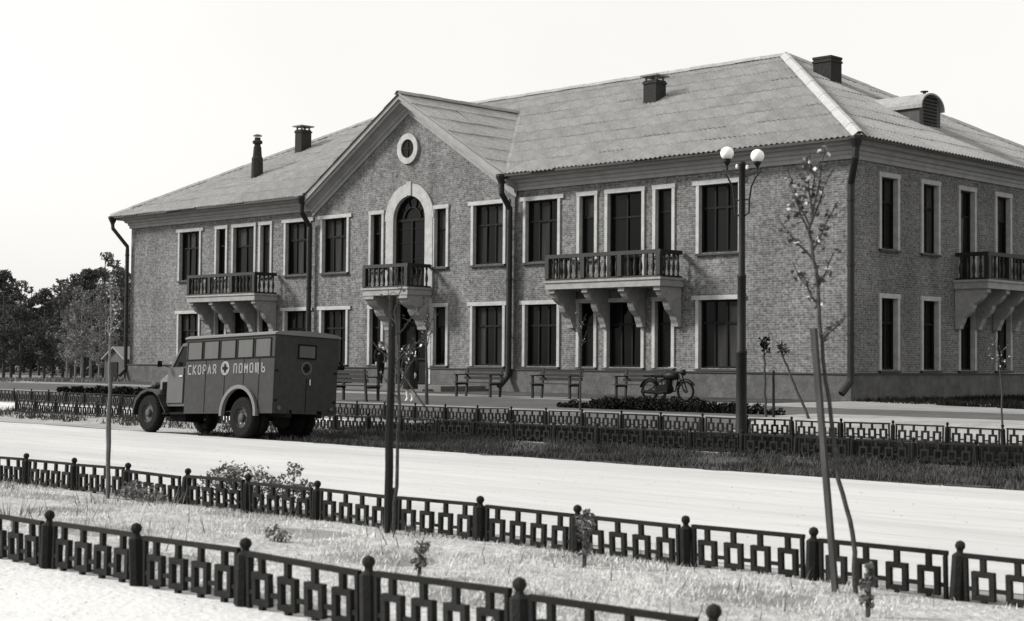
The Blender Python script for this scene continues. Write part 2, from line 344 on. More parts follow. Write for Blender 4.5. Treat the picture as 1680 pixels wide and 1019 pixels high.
stems = scatter(700, 4, 23, -32.2, -28.6, .6, .15); grass('dry_stems', stems, .17, .012, WEED, .5)
def stones(name, n, x0, x1, y0, y1, r0, r1, material):
    c = np.stack([rng.uniform(x0, x1, n), rng.uniform(y0, y1, n)], 1); z = tz(c[:, 0], c[:, 1]); rr_ = rng.uniform(r0, r1, n) ** 1.0
    base = np.array([[1, 0, 0], [-.5, .8, 0], [-.5, -.8, 0], [0.1, 0, .75]])[None] * rr_[:, None, None]
    a = rng.uniform(0, 6.28, n); ca, sa = np.cos(a)[:, None], np.sin(a)[:, None]
    V = np.stack([base[..., 0] * ca - base[..., 1] * sa + c[:, :1], base[..., 0] * sa + base[..., 1] * ca + c[:, 1:], base[..., 2] + z[:, None] + .004], -1)
    F = (np.arange(n)[:, None, None] * 4 + np.array([[0, 1, 3], [1, 2, 3], [2, 0, 3]])[None]).reshape(-1, 3)
    return raw(name, V.reshape(-1, 3), F, material, kind='stuff')
stones('road_grit', 1500, -12, 22, -28.2, -19.9, .005, .018, DRYSOIL); stones('path_grit', 900, 12, 22, -34.5, -32.5, .004, .012, DRYSOIL)
# ------------------------------------------------------------------ leaf clouds
def leaf_cloud(cent, rad, n, size, seed=0, flat=1.0):
    """n little two-triangle leaves spread through blobs (centres, radii)"""
    r = np.random.default_rng(seed); cent = np.asarray(cent, float); rad = np.asarray(rad, float)
    w_ = rad ** 2; k = r.choice(len(cent), n, p=w_ / w_.sum())
    d = r.normal(size=(n, 3)); d /= np.linalg.norm(d, axis=1)[:, None]; d[:, 2] *= flat
    p = cent[k] + d * (rad[k] * r.uniform(.25, 1, n) ** .6)[:, None]
    u = r.normal(size=(n, 3)); u /= np.linalg.norm(u, axis=1)[:, None]
    v = np.cross(u, r.normal(size=(n, 3))); v /= np.linalg.norm(v, axis=1)[:, None]
    s = (size * r.uniform(.5, 1.3, n))[:, None]
    V = np.stack([p - u*s, p + v*s*.45, p + u*s, p - v*s*.45], 1).reshape(-1, 3)
    return V, np.arange(4 * n).reshape(-1, 4)

# ------------------------------------------------------------------ HOSPITAL
B = thing('hospital_building', 'two storey brick hospital building with pediment, balconies and pale slate hip roof', 'building', (-18.36, 7.6, .46))
BO = (-18.36, 7.6, .46)
XL, XR, YB, ZB, ZT = -36.75, 0.0, 15.28, .46, 7.7
CX = -18.36; GX0, GX1 = -23.7, -13.02
UT, UB, LT, LB = 6.83, 4.79, 3.37, 1.33
# openings on the front: (centre, width, z0, z1)
FW = []
for c, ty in ((-32.2, 'W'), (-29.93, 'N'), (-28.37, 'D'), (-26.92, 'N'), (-24.87, 'W'), (-22.49, 'W'), (-20.08, 'n'), (-16.64, 'n'), (-14.25, 'W'),
              (-11.83, 'W'), (-9.82, 'N'), (-8.245, 'D'), (-6.67, 'N'), (-4.58, 'W')):
    wd = {'W': 1.45, 'N': .64, 'n': .6, 'D': 1.4}[ty]
    FW.append((c, wd, 4.06 if ty == 'D' else UB, UT, ty)); FW.append((c, wd, LB, LT, 'N' if ty in 'Nn' else ('W' if ty == 'W' else 'C')))
SW = []
for c in (1.92, 4.25, 6.47, 8.81, 11.03, 13.36):
    dd = 6 < c < 9
    SW.append((c, .88, 4.06 if dd else UB, UT, 'E' if dd else 'S')); SW.append((c, .88, LB, LT, 'S'))
ARCH = (-18.26, 1.7, 4.06, 6.54, .85)
DOOR = (-18.1, 1.6, .66, 3.5)
def wall_mb(u0, u1, z0, z1, holes, T):
    mb = MB(); mb.T = T
    us = sorted({u0, u1} | {h[0] - h[1]/2 for h in holes} | {h[0] + h[1]/2 for h in holes}); zs = sorted({z0, z1} | {h[2] for h in holes} | {h[3] for h in holes})
    us = [u for u in us if u0 <= u <= u1]; zs = [z for z in zs if z0 <= z <= z1]
    for a, b in zip(us, us[1:]):
        for c, d in zip(zs, zs[1:]):
            um, zm = (a + b)/2, (c + d)/2
            if any(abs(um - h[0]) < h[1]/2 and h[2] < zm < h[3] for h in holes): continue
            mb.quad((a, 0, c), (b, 0, c), (b, 0, d), (a, 0, d))
    return mb
PJ = .08                                                     # the middle bay stands a little proud
front = lambda n0: (lambda u, n, z: (u, n0 - n, z))
side = lambda u, n, z: (XR + n, u, z)
Z1 = 1.23
H = [h[:4] for h in FW] + [(ARCH[0], ARCH[1], ARCH[2], 7.39), DOOR]
for a, b, n0 in ((XL, GX0, 0.0), (GX0, GX1, -PJ), (GX1, XR, 0.0)):
    hh = [h for h in H if a < h[0] < b]
    wall_mb(a, b, Z1, ZT if n0 == 0 else 7.62, hh, front(n0)).build('wall', BRICK, B, BO)
gb = MB()
gb.quad((GX0, -PJ, 7.6), (GX0, 0, 7.6), (GX0, 0, Z1), (GX0, -PJ, Z1)); gb.quad((GX1, -PJ, Z1), (GX1, 0, Z1), (GX1, 0, 7.6), (GX1, -PJ, 7.6))
gb.add([(GX0, -PJ, 7.62), (GX1, -PJ, 7.62), (CX, -PJ, 10.92)], [(0, 1, 2)])
# spandrels above the arch
for sgn in (-1, 1):
    n = 10; c = ARCH[0]; arc = [(c + sgn * .85 * math.cos(t), ARCH[3] + .85 * math.sin(t)) for t in np.linspace(0, math.pi/2, n)]
    corner = (c + sgn * .85, 7.39)
    for p, q in zip(arc, arc[1:]): gb.add([(corner[0], -PJ, corner[1]), (p[0], -PJ, p[1]), (q[0], -PJ, q[1])], [(0, 1, 2)])
gb.build('gable_wall', BRICK, B, BO)
wall_mb(0, YB, Z1, ZT, [h[:4] for h in SW], side).build('wall', BRICK, B, BO)
MB().quad((XL, 0, Z1), (XL, YB, Z1), (XL, YB, ZT), (XL, 0, ZT)).build('wall', BRICK, B, BO)
MB().quad((XL, YB, Z1), (XR, YB, Z1), (XR, YB, ZT), (XL, YB, ZT)).build('wall', BRICK, B, BO)
pl = MB()
pl.box(XL - .05, DOOR[0] - .8, -.05 - PJ, -.002, .2, 1.19); pl.box(DOOR[0] + .8, XR + .05, -.05 - PJ, -.002, .2, 1.19)
pl.box(XR + .003, XR + .055, -.002, YB + .05, .2, 1.19); pl.box(XL - .05, XL - .003, -.002, YB, .2, 1.19); pl.box(XL, XR, YB + .002, YB + .05, .2, 1.19)
pl.build('plinth', PLINTH, B, BO)
lg = MB()
lg.box(XL - .08, DOOR[0] - .8, -.09 - PJ, .004, 1.192, 1.225); lg.box(DOOR[0] + .8, XR + .09, -.09 - PJ, .004, 1.192, 1.225); lg.box(XR + .003, XR + .09, .005, YB + .05, 1.192, 1.225)
lg.build('plinth_ledge', SILL, B, BO)

# --- windows (shared meshes per type; local u = +X, outward = -Y, origin at bottom centre of the opening)
def ring(mb, w0, w1, z0, z1, t0, ts, tt, n0, n1, bottom=False):
    """a flat surround of side width ts and top height tt standing proud"""
    mb.box(w0 - ts, w0, n0, n1, z0, z1); mb.box(w1, w1 + ts, n0, n1, z0, z1)
    mb.box(w0 - ts, w1 + ts, n0, n1, z1 + .001, z1 + tt)
WT = {}
def window_type(key, wd, ht, lights, transom, ears=False, bars=False, silled=True):
    r = .16; x0, x1 = -wd/2, wd/2
    fr = MB(); t = .055
    fr.box(x0, x0 + t, r - .05, r + .03, 0, ht); fr.box(x1 - t, x1, r - .05, r + .03, 0, ht)
    fr.box(x0 + t, x1 - t, r - .05, r + .03, 0, t); fr.box(x0 + t, x1 - t, r - .05, r + .03, ht - t, ht)
    xs_ = [x0 + t + (x1 - x0 - 2*t) * i / lights for i in range(lights + 1)]
    for x in xs_[1:-1]: fr.box(x - .03, x + .03, r - .045, r + .03, t, ht - t)
    zt = ht * transom
    for a, b in zip(xs_, xs_[1:]): fr.box(a + .031, b - .031, r - .045, r + .03, zt - .03, zt + .03)
    if bars:
        for a, b in zip(xs_, xs_[1:]): fr.box(a + .031, b - .031, r - .02, r + .01, zt * .5 - .012, zt * .5 + .012)
    tr = MB(); ts, tt = .115, .135
    tr.box(x0 - ts, x0, -.05, r - .051, -.02, ht); tr.box(x1, x1 + ts, -.05, r - .051, -.02, ht)
    e = .15 if ears else .02
    tr.box(x0 - ts - e, x1 + ts + e, -.058, r - .051, ht + .001, ht + tt)
    si = MB(); si.add([(x0 - ts, -.10, -.05), (x1 + ts, -.10, -.05), (x1 + ts, r - .05, -.0), (x0 - ts, r - .05, -.0), (x0 - ts, -.10, -.085), (x1 + ts, -.10, -.085), (x1 + ts, r, -.085), (x0 - ts, r, -.085)],
                      [(0,1,2,3),(4,5,1,0),(5,6,2,1),(7,4,0,3),(6,7,3,2),(7,6,5,4)])
    panes = []
    for a, b in zip(xs_, xs_[1:]):
        for c, d in ((t, zt - .02), (zt + .02, ht - t)):
            o = ((a + b)/2, r + .005, (c + d)/2); panes.append((o, (b - a - .03, d - c)))
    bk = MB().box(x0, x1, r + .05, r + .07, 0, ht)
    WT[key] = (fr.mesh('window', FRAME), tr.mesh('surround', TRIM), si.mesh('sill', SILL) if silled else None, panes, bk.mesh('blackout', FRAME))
PANE = {}
def pane_mesh(wd, ht):
    k = (round(wd, 3), round(ht, 3))
    if k not in PANE: PANE[k] = [MB().box(-wd/2, wd/2, -.004, .004, -ht/2, ht/2).mesh('pane', g) for g in (GLASS, CURTAIN)]
    return PANE[k]
def place_window(key, loc, rz, name='window'):
    f, t_, s_, panes, bk = WT[key]
    o = link(name, f, B, Vector(loc) - Vector(BO), rz)
    link('surround', t_, o); 
    if s_: link('sill', s_, o)
    link('backing', bk, o)
    cur = random.random() < .6
    for p, (a, b) in panes:
        q = link('pane', pane_mesh(a, b)[int(cur and random.random() < .5)], o, p)
        q.rotation_euler = (random.uniform(-.012, .012), 0, random.uniform(-.015, .015))
    return o
window_type('W', 1.45, UT - UB, 3, .66, ears=True); window_type('N', .64, UT - UB, 1, .66); window_type('n', .6, UT - UB, 1, .66)
window_type('D', 1.4, UT - 4.06, 2, .72, silled=False); window_type('E', .88, UT - 4.06, 1, .72, silled=False); window_type('C', 1.4, LT - LB, 3, .66)
window_type('S', .88, UT - UB, 2, .66)
for c, wd, z0, z1, ty in FW:
    place_window(ty, (c, -PJ if GX0 < c < GX1 else 0, z0), 0, 'balcony_door' if ty == 'D' else 'window')
for c, wd, z0, z1, ty in SW: place_window(ty, (XR, c, z0), math.pi/2, 'balcony_door' if ty == 'E' else 'window')
# arched balcony door
c, R_ = ARCH[0], .85; zs_ = ARCH[3]
def arcpts(r, n=24, a0=0, a1=math.pi): return [(c + r * math.cos(t), zs_ + r * math.sin(t)) for t in np.linspace(a0, a1, n)]
af = MB(); y = -PJ
for r0, r1 in ((.85, .79), (.47, .43)):
    A0, A1 = arcpts(r0), arcpts(r1)
    for i in range(23):
        a, b, d, e = A0[i], A0[i+1], A1[i+1], A1[i]
        af.prism([a, b, d, e], lambda u, v: (u, y + .10, v), lambda u, v: (u, y + .19, v))
for t in (math.pi*.2, math.pi*.4, math.pi*.6, math.pi*.8):
    af.bar((c + .44*math.cos(t), y + .14, zs_ + .44*math.sin(t)), (c + .8*math.cos(t), y + .14, zs_ + .8*math.sin(t)), .035, .06, (0, 1, 0))
af.box(c - .85, c + .85, y + .10, y + .19, zs_ - .05, zs_ + .04)
for x in (-.82, -.02, .80): af.box(c + x - .03, c + x + .05, y + .10, y + .19, 4.06, zs_ - .051)
for z in (4.5, 5.1, 5.7, 6.2): af.box(c - .77, c + .77, y + .13, y + .17, z, z + .025)
af.box(c - .77, c + .77, y + .12, y + .185, 4.06, 4.45)
arch = af.build('arched_door', FRAME, B, BO)
ap = MB(); ap.prism([(c - .82, 4.07), (c + .82, 4.07)] + arcpts(.82), lambda u, v: (u, y + .16, v), lambda u, v: (u, y + .165, v)); ap.build('pane', GLASS, arch)
at_ = MB()
A0, A1 = arcpts(.851), arcpts(1.3)
for i in range(23):
    at_.prism([A0[i], A0[i+1], A1[i+1], A1[i]], lambda u, v: (u, y - .07, v), lambda u, v: (u, y + .09, v))
at_.box(c - 1.25, c - .851, y - .07, y + .09, 4.06, zs_ - .001); at_.box(c + .851, c + 1.25, y - .07, y + .09, 4.06, zs_ - .001)
at_.box(c - .13, c + .13, y - .11, y - .071, zs_ + .86, zs_ + 1.36)
at_.build('surround', TRIM, arch)
# oculus
oc = MB(); oz = 9.1
oc.lathe([(.34, .0), (.34, -.10), (.55, -.10), (.55, 0.0)], (CX, -PJ + .005, oz), 32, 'Y'); ocw = oc.build('oculus', TRIM, B, BO)
MB().lathe([(.345, -.03), (.345, -.035)], (CX, -PJ, oz), 32, 'Y').build('pane', GLASS, ocw)
ob_ = MB(); ob_.box(CX - .02, CX + .02, -PJ - .06, -PJ - .036, oz - .34, oz + .34); ob_.box(CX - .34, CX - .021, -PJ - .06, -PJ - .036, oz - .02, oz + .02); ob_.box(CX + .021, CX + .34, -PJ - .06, -PJ - .036, oz - .02, oz + .02)
ob_.build('glazing_bar', FRAME, ocw)
# entrance door
dx = DOOR[0]; dm = MB(); y = -PJ
dm.box(dx - .8, dx + .8, y + .22, y + .28, .66, 3.5)
for x in (-.8, -.04, .72): dm.box(dx + x, dx + x + .08, y + .14, y + .22, .66, 3.5)
for z in (.66, 1.5, 2.72, 3.42): dm.box(dx - .72, dx - .04, y + .16, y + .219, z, z + .08); dm.box(dx + .04, dx + .72, y + .16, y + .219, z, z + .08)
door = dm.build('entrance_door', FRAME, B, BO)
for s in (-1, 1):
    for z0, z1 in ((1.6, 2.7), (2.82, 3.4)): MB().box(dx + s*.38 - .33, dx + s*.38 + .33, y + .205, y + .215, z0, z1).build('pane', GLASS, door)
    MB().tube([(dx + s*.08, y + .12, 1.62), (dx + s*.08, y + .10, 1.7), (dx + s*.08, y + .12, 1.82)], .015, 6).build('handle', CHROME, door)
dt = MB(); dt.box(dx - 1.05, dx - .801, y - .07, y + .2, .66, 3.5); dt.box(dx + .801, dx + 1.05, y - .07, y + .2, .66, 3.5); dt.box(dx - 1.05, dx + 1.05, y - .07, y + .2, 3.501, 3.68)
dt.build('surround', TRIM, door)
st = MB(); st.box(-22.6, -14.2, -2.3, -.14 - PJ, .3, .64); st.box(-22.2, -14.6, -2.75, -2.301, .3, .54); st.build('entrance_steps', STEP, B, BO)

# --- cornice
cn = MB()
prof = [(0, 7.20), (.07, 7.20), (.07, 7.30), (.12, 7.34), (.12, 7.42), (.2, 7.44), (.26, 7.54), (.46, 7.56), (.46, 7.64), (.55, 7.66), (.55, 7.72), (0, 7.72)]
pu = [(-n, z) for n, z in prof]
cn.prism(prof, lambda n, z: (XL - n, -n, z), lambda n, z: (GX0 - .02, -n, z))
cn.build('cornice', CORNICE, B, BO); cn = MB()
cn.prism(prof, lambda n, z: (GX1 + .02, -n, z), lambda n, z: (XR + n, -n, z))
cn.build('cornice', CORNICE, B, BO); cn = MB()
cn.prism(prof, lambda n, z: (XR + n, -n, z), lambda n, z: (XR + n, YB + n, z))
cn.build('cornice', CORNICE, B, BO); cn = MB()
cn.prism(prof, lambda n, z: (XL - n, YB + n, z), lambda n, z: (XL - n, -n, z))
cn.build('cornice', CORNICE, B, BO)
# raking cornice of the pediment
rk = MB(); sl = (10.98 - 7.66) / (GX1 - CX)
rprof = [(PJ, -.62), (PJ + .06, -.62), (PJ + .06, -.5), (PJ + .14, -.46), (PJ + .14, -.36), (PJ + .3, -.28), (PJ + .46, -.26), (PJ + .46, -.16), (PJ + .54, -.14), (PJ + .54, -.05), (PJ, -.05)]
for s in (-1, 1):
    rk.prism(rprof, lambda n, z: (CX, -n, 10.98 + z), lambda n, z: (CX + s*(GX1 - CX + .1), -n, 10.98 + z - sl*(GX1 - CX + .1)))
rk.build('raking_cornice', CORNICE, B, BO)

# --- roof: planes given by eave origin, u, v directions and convex clip polygon
E0, ZE, ZR = .66, 7.73, 12.16; RY = 7.64; AX = 7.43
roof = MB()
AL, AR = (XL + AX, RY, ZR), (XR - AX, RY, ZR)
slF = (ZR - ZE) / (RY + E0)
gz = 11.03; gy = -E0 + (gz - ZE) / slF; GE = 5.34
vl, vr, vt = (CX - GE - .06, -E0, ZE), (CX + GE + .06, -E0, ZE), (CX, gy, gz)
gf = (CX, -E0 - .0, gz)
dz = -.045
P3 = lambda p: (p[0], p[1], p[2] + dz)
c0, c1, c2, c3 = (XL - E0, -E0, ZE), (XR + E0, -E0, ZE), (XR + E0, YB + E0, ZE), (XL - E0, YB + E0, ZE)
roof.add([P3(p) for p in (c0, vl, vt, (CX, RY, ZR), AL)], [(0, 1, 2, 3, 4)]); roof.add([P3(p) for p in (vr, c1, AR, (CX, RY, ZR), vt)], [(0, 1, 2, 3, 4)])
roof.add([P3(p) for p in (c1, c2, AR)], [(0, 1, 2)]); roof.add([P3(p) for p in (c2, c3, AL, AR)], [(0, 1, 2, 3)]); roof.add([P3(p) for p in (c3, c0, AL)], [(0, 1, 2)])
roof.add([P3(p) for p in (vl, gf, vt)], [(0, 1, 2)]); roof.add([P3(p) for p in (gf, vr, vt)], [(0, 1, 2)])
RO = roof.build('roof', ROOFBASE, B, BO)
SWD, SLN, EXP = 1.1, 1.22, 1.1
def sheet_mesh():
    n = 24; mb = MB()
    vs = []
    for r_ in range(2):
        for i in range(n + 1):
            u = SWD * i / n; vs.append((u, r_ * SLN, .026 * math.sin(2 * math.pi * u / (SWD / 6)) + (.022 if r_ == 0 else .0)))
    for i in range(n + 1): vs.append((SWD * i / n, 0, .026 * math.sin(2 * math.pi * (SWD * i / n) / (SWD / 6)) + .008))
    mb.add(vs, [(i, i+1, n+2+i, n+1+i) for i in range(n)] + [(2*n+2+i, 2*n+3+i, i+1, i) for i in range(n)])
    return mb
SM = sheet_mesh().mesh('slate_sheet', SLATE)
sheets = []
def lay(origin, udir, vdir, poly):
    """cover convex poly (list of 3D points, CCW in u,v) with slate sheets"""
    o, u, v = Vector(origin), Vector(udir).normalized(), Vector(vdir).normalized(); n = u.cross(v)
    P2 = [((Vector(p) - o).dot(u), (Vector(p) - o).dot(v)) for p in poly]
    umin, umax = min(p[0] for p in P2), max(p[0] for p in P2); vmax = max(p[1] for p in P2)
    ed = [(P2[i], P2[(i+1) % len(P2)]) for i in range(len(P2))]
    def inside(q, e, tol=-.03):
        (ax, ay), (bx, by) = e; return ((bx - ax)*(q[1] - ay) - (by - ay)*(q[0] - ax)) / math.hypot(bx - ax, by - ay) > tol
    for r_ in range(int(vmax / EXP) + 1):
        for k in range(int((umax - umin) / SWD) + 2):
            su, sv = umin - .03 + k * SWD, r_ * EXP - .06
            cs = [(su, sv), (su + SWD, sv), (su + SWD, sv + SLN), (su, sv + SLN)]
            if any(not any(inside(q, e) for q in cs) for e in ed if not (abs(e[0][1]) < 1e-6 and abs(e[1][1]) < 1e-6)): continue
            cut = [e for e in ed if not all(inside(q, e, -.13) for q in cs) and not (abs(e[0][1]) < 1e-6 and abs(e[1][1]) < 1e-6)]
            M4 = Matrix(((u.x, v.x, n.x, 0), (u.y, v.y, n.y, 0), (u.z, v.z, n.z, 0), (0, 0, 0, 1)))
            me = SM
            if cut:
                bm = bmesh.new(); bm.from_mesh(SM)
                for (ax, ay), (bx, by) in cut:
                    nn = Vector((by - ay, -(bx - ax), 0)).normalized()
                    bmesh.ops.bisect_plane(bm, geom=bm.verts[:] + bm.edges[:] + bm.faces[:], plane_co=Vector((ax - su, ay - sv, 0)) * K + nn * .0, plane_no=nn, clear_outer=True)
                if len(bm.faces) < 2: bm.free(); continue
                me = bpy.data.meshes.new('slate_sheet'); bm.to_mesh(me); bm.free(); me.materials.append(SLATE)
            jit = Matrix.Rotation(random.gauss(0, .006), 4, 'Z') @ Matrix.Rotation(random.gauss(0, .004), 4, 'X')
            loc = o + u * (su + (0 if cut else random.gauss(0, .008))) + v * (sv + (0 if cut else random.gauss(0, .02))) + n * (.0 + random.uniform(0, .012))
            MM = Matrix.Translation((loc - Vector(BO)) * K) @ M4 @ (jit if not cut else Matrix.Identity(4))
            ctr = loc + u * SWD / 2 + v * SLN / 2
            sheets.append(((ctr - CAM).length, MM, me))
top = (CX, RY, ZR)
vF = Vector((0, 1, slF))
lay(c0, (1, 0, 0), vF, [c0, vl, vt, top, AL]); lay(vr, (1, 0, 0), vF, [vr, c1, AR, top, vt])
lay(c1, (0, 1, 0), Vector((-(AX + E0), 0, ZR - ZE)), [c1, c2, AR])
lay(vr, (0, 1, 0), Vector((CX - vr[0], 0, gz - ZE)), [vr, vt, gf])
lay((vl[0], gy, ZE), (0, -1, 0), Vector((CX - vl[0], 0, gz - ZE)), [vl, gf, vt])
sheets.sort(key=lambda s: s[0])
for d, MM, me in sheets[:298]:
    o = link('slate_sheet', me, RO); o.matrix_local = MM
if len(sheets) > 298:
    bm = bmesh.new()
    for d, MM, me in sheets[298:]:
        t_ = me.copy(); t_.transform(MM); bm.from_mesh(t_); bpy.data.meshes.remove(t_)
    me = bpy.data.meshes.new('slate_sheets'); bm.to_mesh(me); bm.free(); me.materials.append(SLATE)
    tag(link('slate_sheets', me, RO), kind='stuff')
def cap(a, b, wd=.34, mat_=RIDGE, name='ridge_cap'):
    a, b = Vector(a), Vector(b); d = (b - a).normalized(); s = d.cross(Vector((0, 0, 1))).normalized(); L_ = (b - a).length; n = max(1, int(L_ / 1.0))
    for i in range(n):
        p, q = a + d * (L_ * i / n), a + d * (L_ * (i + 1) / n + .05); up = Vector((0, 0, 1)); h = Vector((0, 0, .012 * (i % 2)))
        mb = MB(); w_ = wd / 2; dr = wd * .24
        sec = [(-w_, -dr), (-.05, .04), (.05, .04), (w_, -dr), (w_, -dr - .02), (.05, .02), (-.05, .02), (-w_, -dr - .02)]
        mb.prism(sec, lambda x, z: p + s*x + up*(z + .07) + h, lambda x, z: q + s*x + up*(z + .07) + h)
        mb.build(name, mat_, RO, BO)
cap((XR + E0, -E0, ZE), AR, .42); cap((XL - E0, -E0, ZE), AL, .3, SLATE); cap(AL, AR, .3, SLATE); cap((CX, -E0 - .02, gz), vt, .3, SLATE); cap((XR + E0, YB + E0, ZE), AR, .36)
for a, b in ((vl, vt), (vr, vt)):
    mb = MB(); a, b = Vector(a), Vector(b); s = (b - a).normalized().cross(Vector((0, 0, 1))).normalized() * .13
    u_ = Vector((0, 0, .045)); mb.add([a - s + u_*1.6, a + u_*.4, a + s + u_*1.6, b + s + u_*1.6, b + u_*.4, b - s + u_*1.6], [(0, 1, 4, 5), (1, 2, 3, 4)]); mb.build('valley_flashing', SLATE, RO, BO)
# gutters and verge boards
for a, b in ((c0, vl), (vr, c1), (c1, c2), (c3, c0)):
    a, b = Vector(a), Vector(b); MB().bar(a + Vector((0, 0, -.06)), b + Vector((0, 0, -.06)), .07, .08).build('gutter', GUTTER, B, BO)
bb = MB()
for s in (-1, 1):
    bb.bar((CX, -E0 + .06, gz - .05), (CX + s * (GE + .0), -E0 + .06, ZE - .05), .05, .11)
bb.build('verge_board', CORNICE, B, BO)

# --- chimneys, vent, dormer
def chimney(x0, x1, y0, y1, z0, z1, mat_=CHIM, hood=True):
    mb = MB(); mb.box(x0, x1, y0, y1, z0, z1 - .18); mb.box(x0 - .03, x1 + .03, y0 - .03, y1 + .03, z1 - .3, z1 - .24)
    o = mb.build('chimney', mat_, B, BO)
    if not hood: MB().box(x0 - .02, x1 + .02, y0 - .02, y1 + .02, z1 - .179, z1 - .1).build('chimney_cap', CHIM, o); return
    cp = MB(); cp.box(x0 - .09, x1 + .09, y0 - .09, y1 + .09, z1 - .05, z1); 
    for x in (x0 + .04, x1 - .1):
        for yy in (y0 + .04, y1 - .1): cp.box(x, x + .06, yy, yy + .06, z1 - .179, z1 - .051)
    cp.build('chimney_cap', ROOFPAINT, o)
chimney(-11.25, -10.68, 4.5, 5.05, 10.2, 11.5)
chimney(-30.95, -30.5, 4.5, 5.05, 10.0, 11.7)
chimney(-5.75, -5.05, 6.75, 7.4, 10.3, 11.85, CHIM, False)
vent = MB(); vent.lathe([(.27, 8.9), (.25, 10.0), (.2, 10.1), (.17, 10.5), (.14, 10.52), (.14, 10.62), (.22, 10.66), (.22, 10.74), (.13, 10.8), (.13, 10.9)], (-30.55, 2.2, 0), 10)
vo = vent.build('ventilation_stack', CHIM, B, BO)
MB().lathe([(.2, 10.96), (.2, 10.99), (.05, 11.05)], (-30.55, 2.2, 0), 10).build('vent_cowl', ROOFPAINT, vo)
sv = MB(); sv.lathe([(.09, 8.6), (.09, 11.15)], (-2.7, 7.6, 0), 8)
# dormer on the side slope: barrel roof
dy, hw = 7.55, .66; dxf = -1.85; dz0 = ZE + (E0 - dxf) / (AX + E0) * (ZR - ZE) - .12
arcp = [(dy + hw * math.cos(t), dz0 + .72 + hw * .62 * math.sin(t)) for t in np.linspace(0, math.pi, 13)]
dmr = MB(); dmr.prism([(dy + hw, dz0)] + arcp + [(dy - hw, dz0)], lambda a, b: (dxf, a, b), lambda a, b: (dxf - 2.9, a, b)); do_ = dmr.build('dormer', SHEDWOOD, B, BO)
dr = MB()
A0 = [(dy + (hw + .03) * math.cos(t), dz0 + .72 + (hw * .62 + .03) * math.sin(t)) for t in np.linspace(-.1, math.pi + .1, 15)]; A1 = [(dy + (hw + .08) * math.cos(t), dz0 + .72 + (hw * .62 + .08) * math.sin(t)) for t in np.linspace(-.1, math.pi + .1, 15)]
for i in range(14): dr.prism([A0[i], A0[i+1], A1[i+1], A1[i]], lambda a, b: (dxf + .12, a, b), lambda a, b: (dxf - 2.95, a, b))
dr.build('dormer_roof', SLATE, do_)
dv = MB()
for k in range(9): dv.box(dxf + .005, dxf + .03, dy - .4, dy + .4, dz0 + .15 + k * .11, dz0 + .2 + k * .11)
dv.build('louvre', FRAME, do_)
MB().lathe([(.05, dz0 + 1.05), (.05, dz0 + 1.28), (.13, dz0 + 1.28), (.13, dz0 + 1.31)], (dxf - .2, dy, 0), 8).build('vent_pipe', DARKIRON, do_)

# --- balconies
BRP = [(0, 0), (1.05, 0), (1.05, -.12), (.95, -.17), (.9, -.26), (.8, -.36), (.66, -.44), (.6, -.47), (.58, -.57), (.5, -.7), (.38, -.8), (.27, -.88), (.23, -1.0), (.17, -1.1), (.15, -1.2), (0, -1.22)]
BAL = MB().lathe([(.04, 0), (.04, .05), (.028, .08), (.052, .22), (.055, .3), (.03, .5), (.026, .56), (.04, .62), (.04, .68)], n=8).mesh('baluster', DARKIRON, smooth=True)
BRK = MB().prism(BRP, lambda n, z: (-.12, -n, z), lambda n, z: (.12, -n, z)).mesh('bracket', PLASTER)
BRK2 = MB().prism(BRP, lambda n, z: (-.26, -n * 1.08, z * 1.0), lambda n, z: (.26, -n * 1.08, z * 1.0)).mesh('bracket', PLASTER)
def balcony(loc, rz, wd, dp, brackets, nb, brk):
    mb = MB(); h = wd / 2
    mb.box(-h, h, -dp, -.02, 0, .2); mb.box(-h - .04, h + .04, -dp - .04, -.02, .201, .27)
    o = link('balcony', mb.mesh('balcony', PLASTER), B, Vector(loc) - Vector(BO), rz)
    for x in brackets: link('bracket', brk, o, (x, -.02, -.002))
    rl = MB(); z0, z1 = .98, 1.1; d_ = dp - .06
    rl.box(-h + .0, h - .0, -d_ - .06, -d_ + .06, z0, z1); rl.box(-h, -h + .12, -d_ + .061, -.07, z0, z1); rl.box(h - .12, h, -d_ + .061, -.07, z0, z1)
    rl.box(-h + .0, h - .0, -d_ - .05, -d_ + .05, .272, .33); rl.box(-h + .01, -h + .11, -d_ + .061, -.07, .272, .33); rl.box(h - .11, h - .01, -d_ + .061, -.07, .272, .33)
    link('handrail', rl.mesh('handrail', DARKIRON), o)
    pm = MB().box(-.08, .08, -.08, .08, .331, .979).mesh('balcony_post', DARKIRON)
    posts = [(-h + .08, -d_), (h - .08, -d_)] + ([(-h + .08 + (wd - .16) * f, -d_) for f in (1/3, 2/3)] if wd > 3 else [])
    for p in posts: link('balcony_post', pm, o, (p[0], p[1], 0))
    for i in range(1, nb):
        x = -h + .08 + (wd - .16) * i / nb
        if any(abs(x - p[0]) < .12 for p in posts): continue
        link('baluster', BAL, o, (x, -d_, .33)).scale = (1, 1, .95)
    for s in (-1, 1):
        for i in range(1, 5): link('baluster', BAL, o, (s * (h - .06), -d_ + d_ * i / 5, .33)).scale = (1, 1, .95)
    return o
balcony((-8.245, 0, 3.78), 0, 4.7, 1.15, (-2.15, -.75, .75, 2.15), 19, BRK)
balcony((-28.37, 0, 3.78), 0, 4.6, 1.15, (-2.1, -.75, .75, 2.1), 19, BRK)
balcony((-18.26, -PJ, 3.78), 0, 2.4, 1.18, (-.9, .9), 9, BRK2)
balcony((XR, 7.64, 3.78), math.pi/2, 4.0, 1.15, (-1.8, -.6, .6, 1.8), 16, BRK)

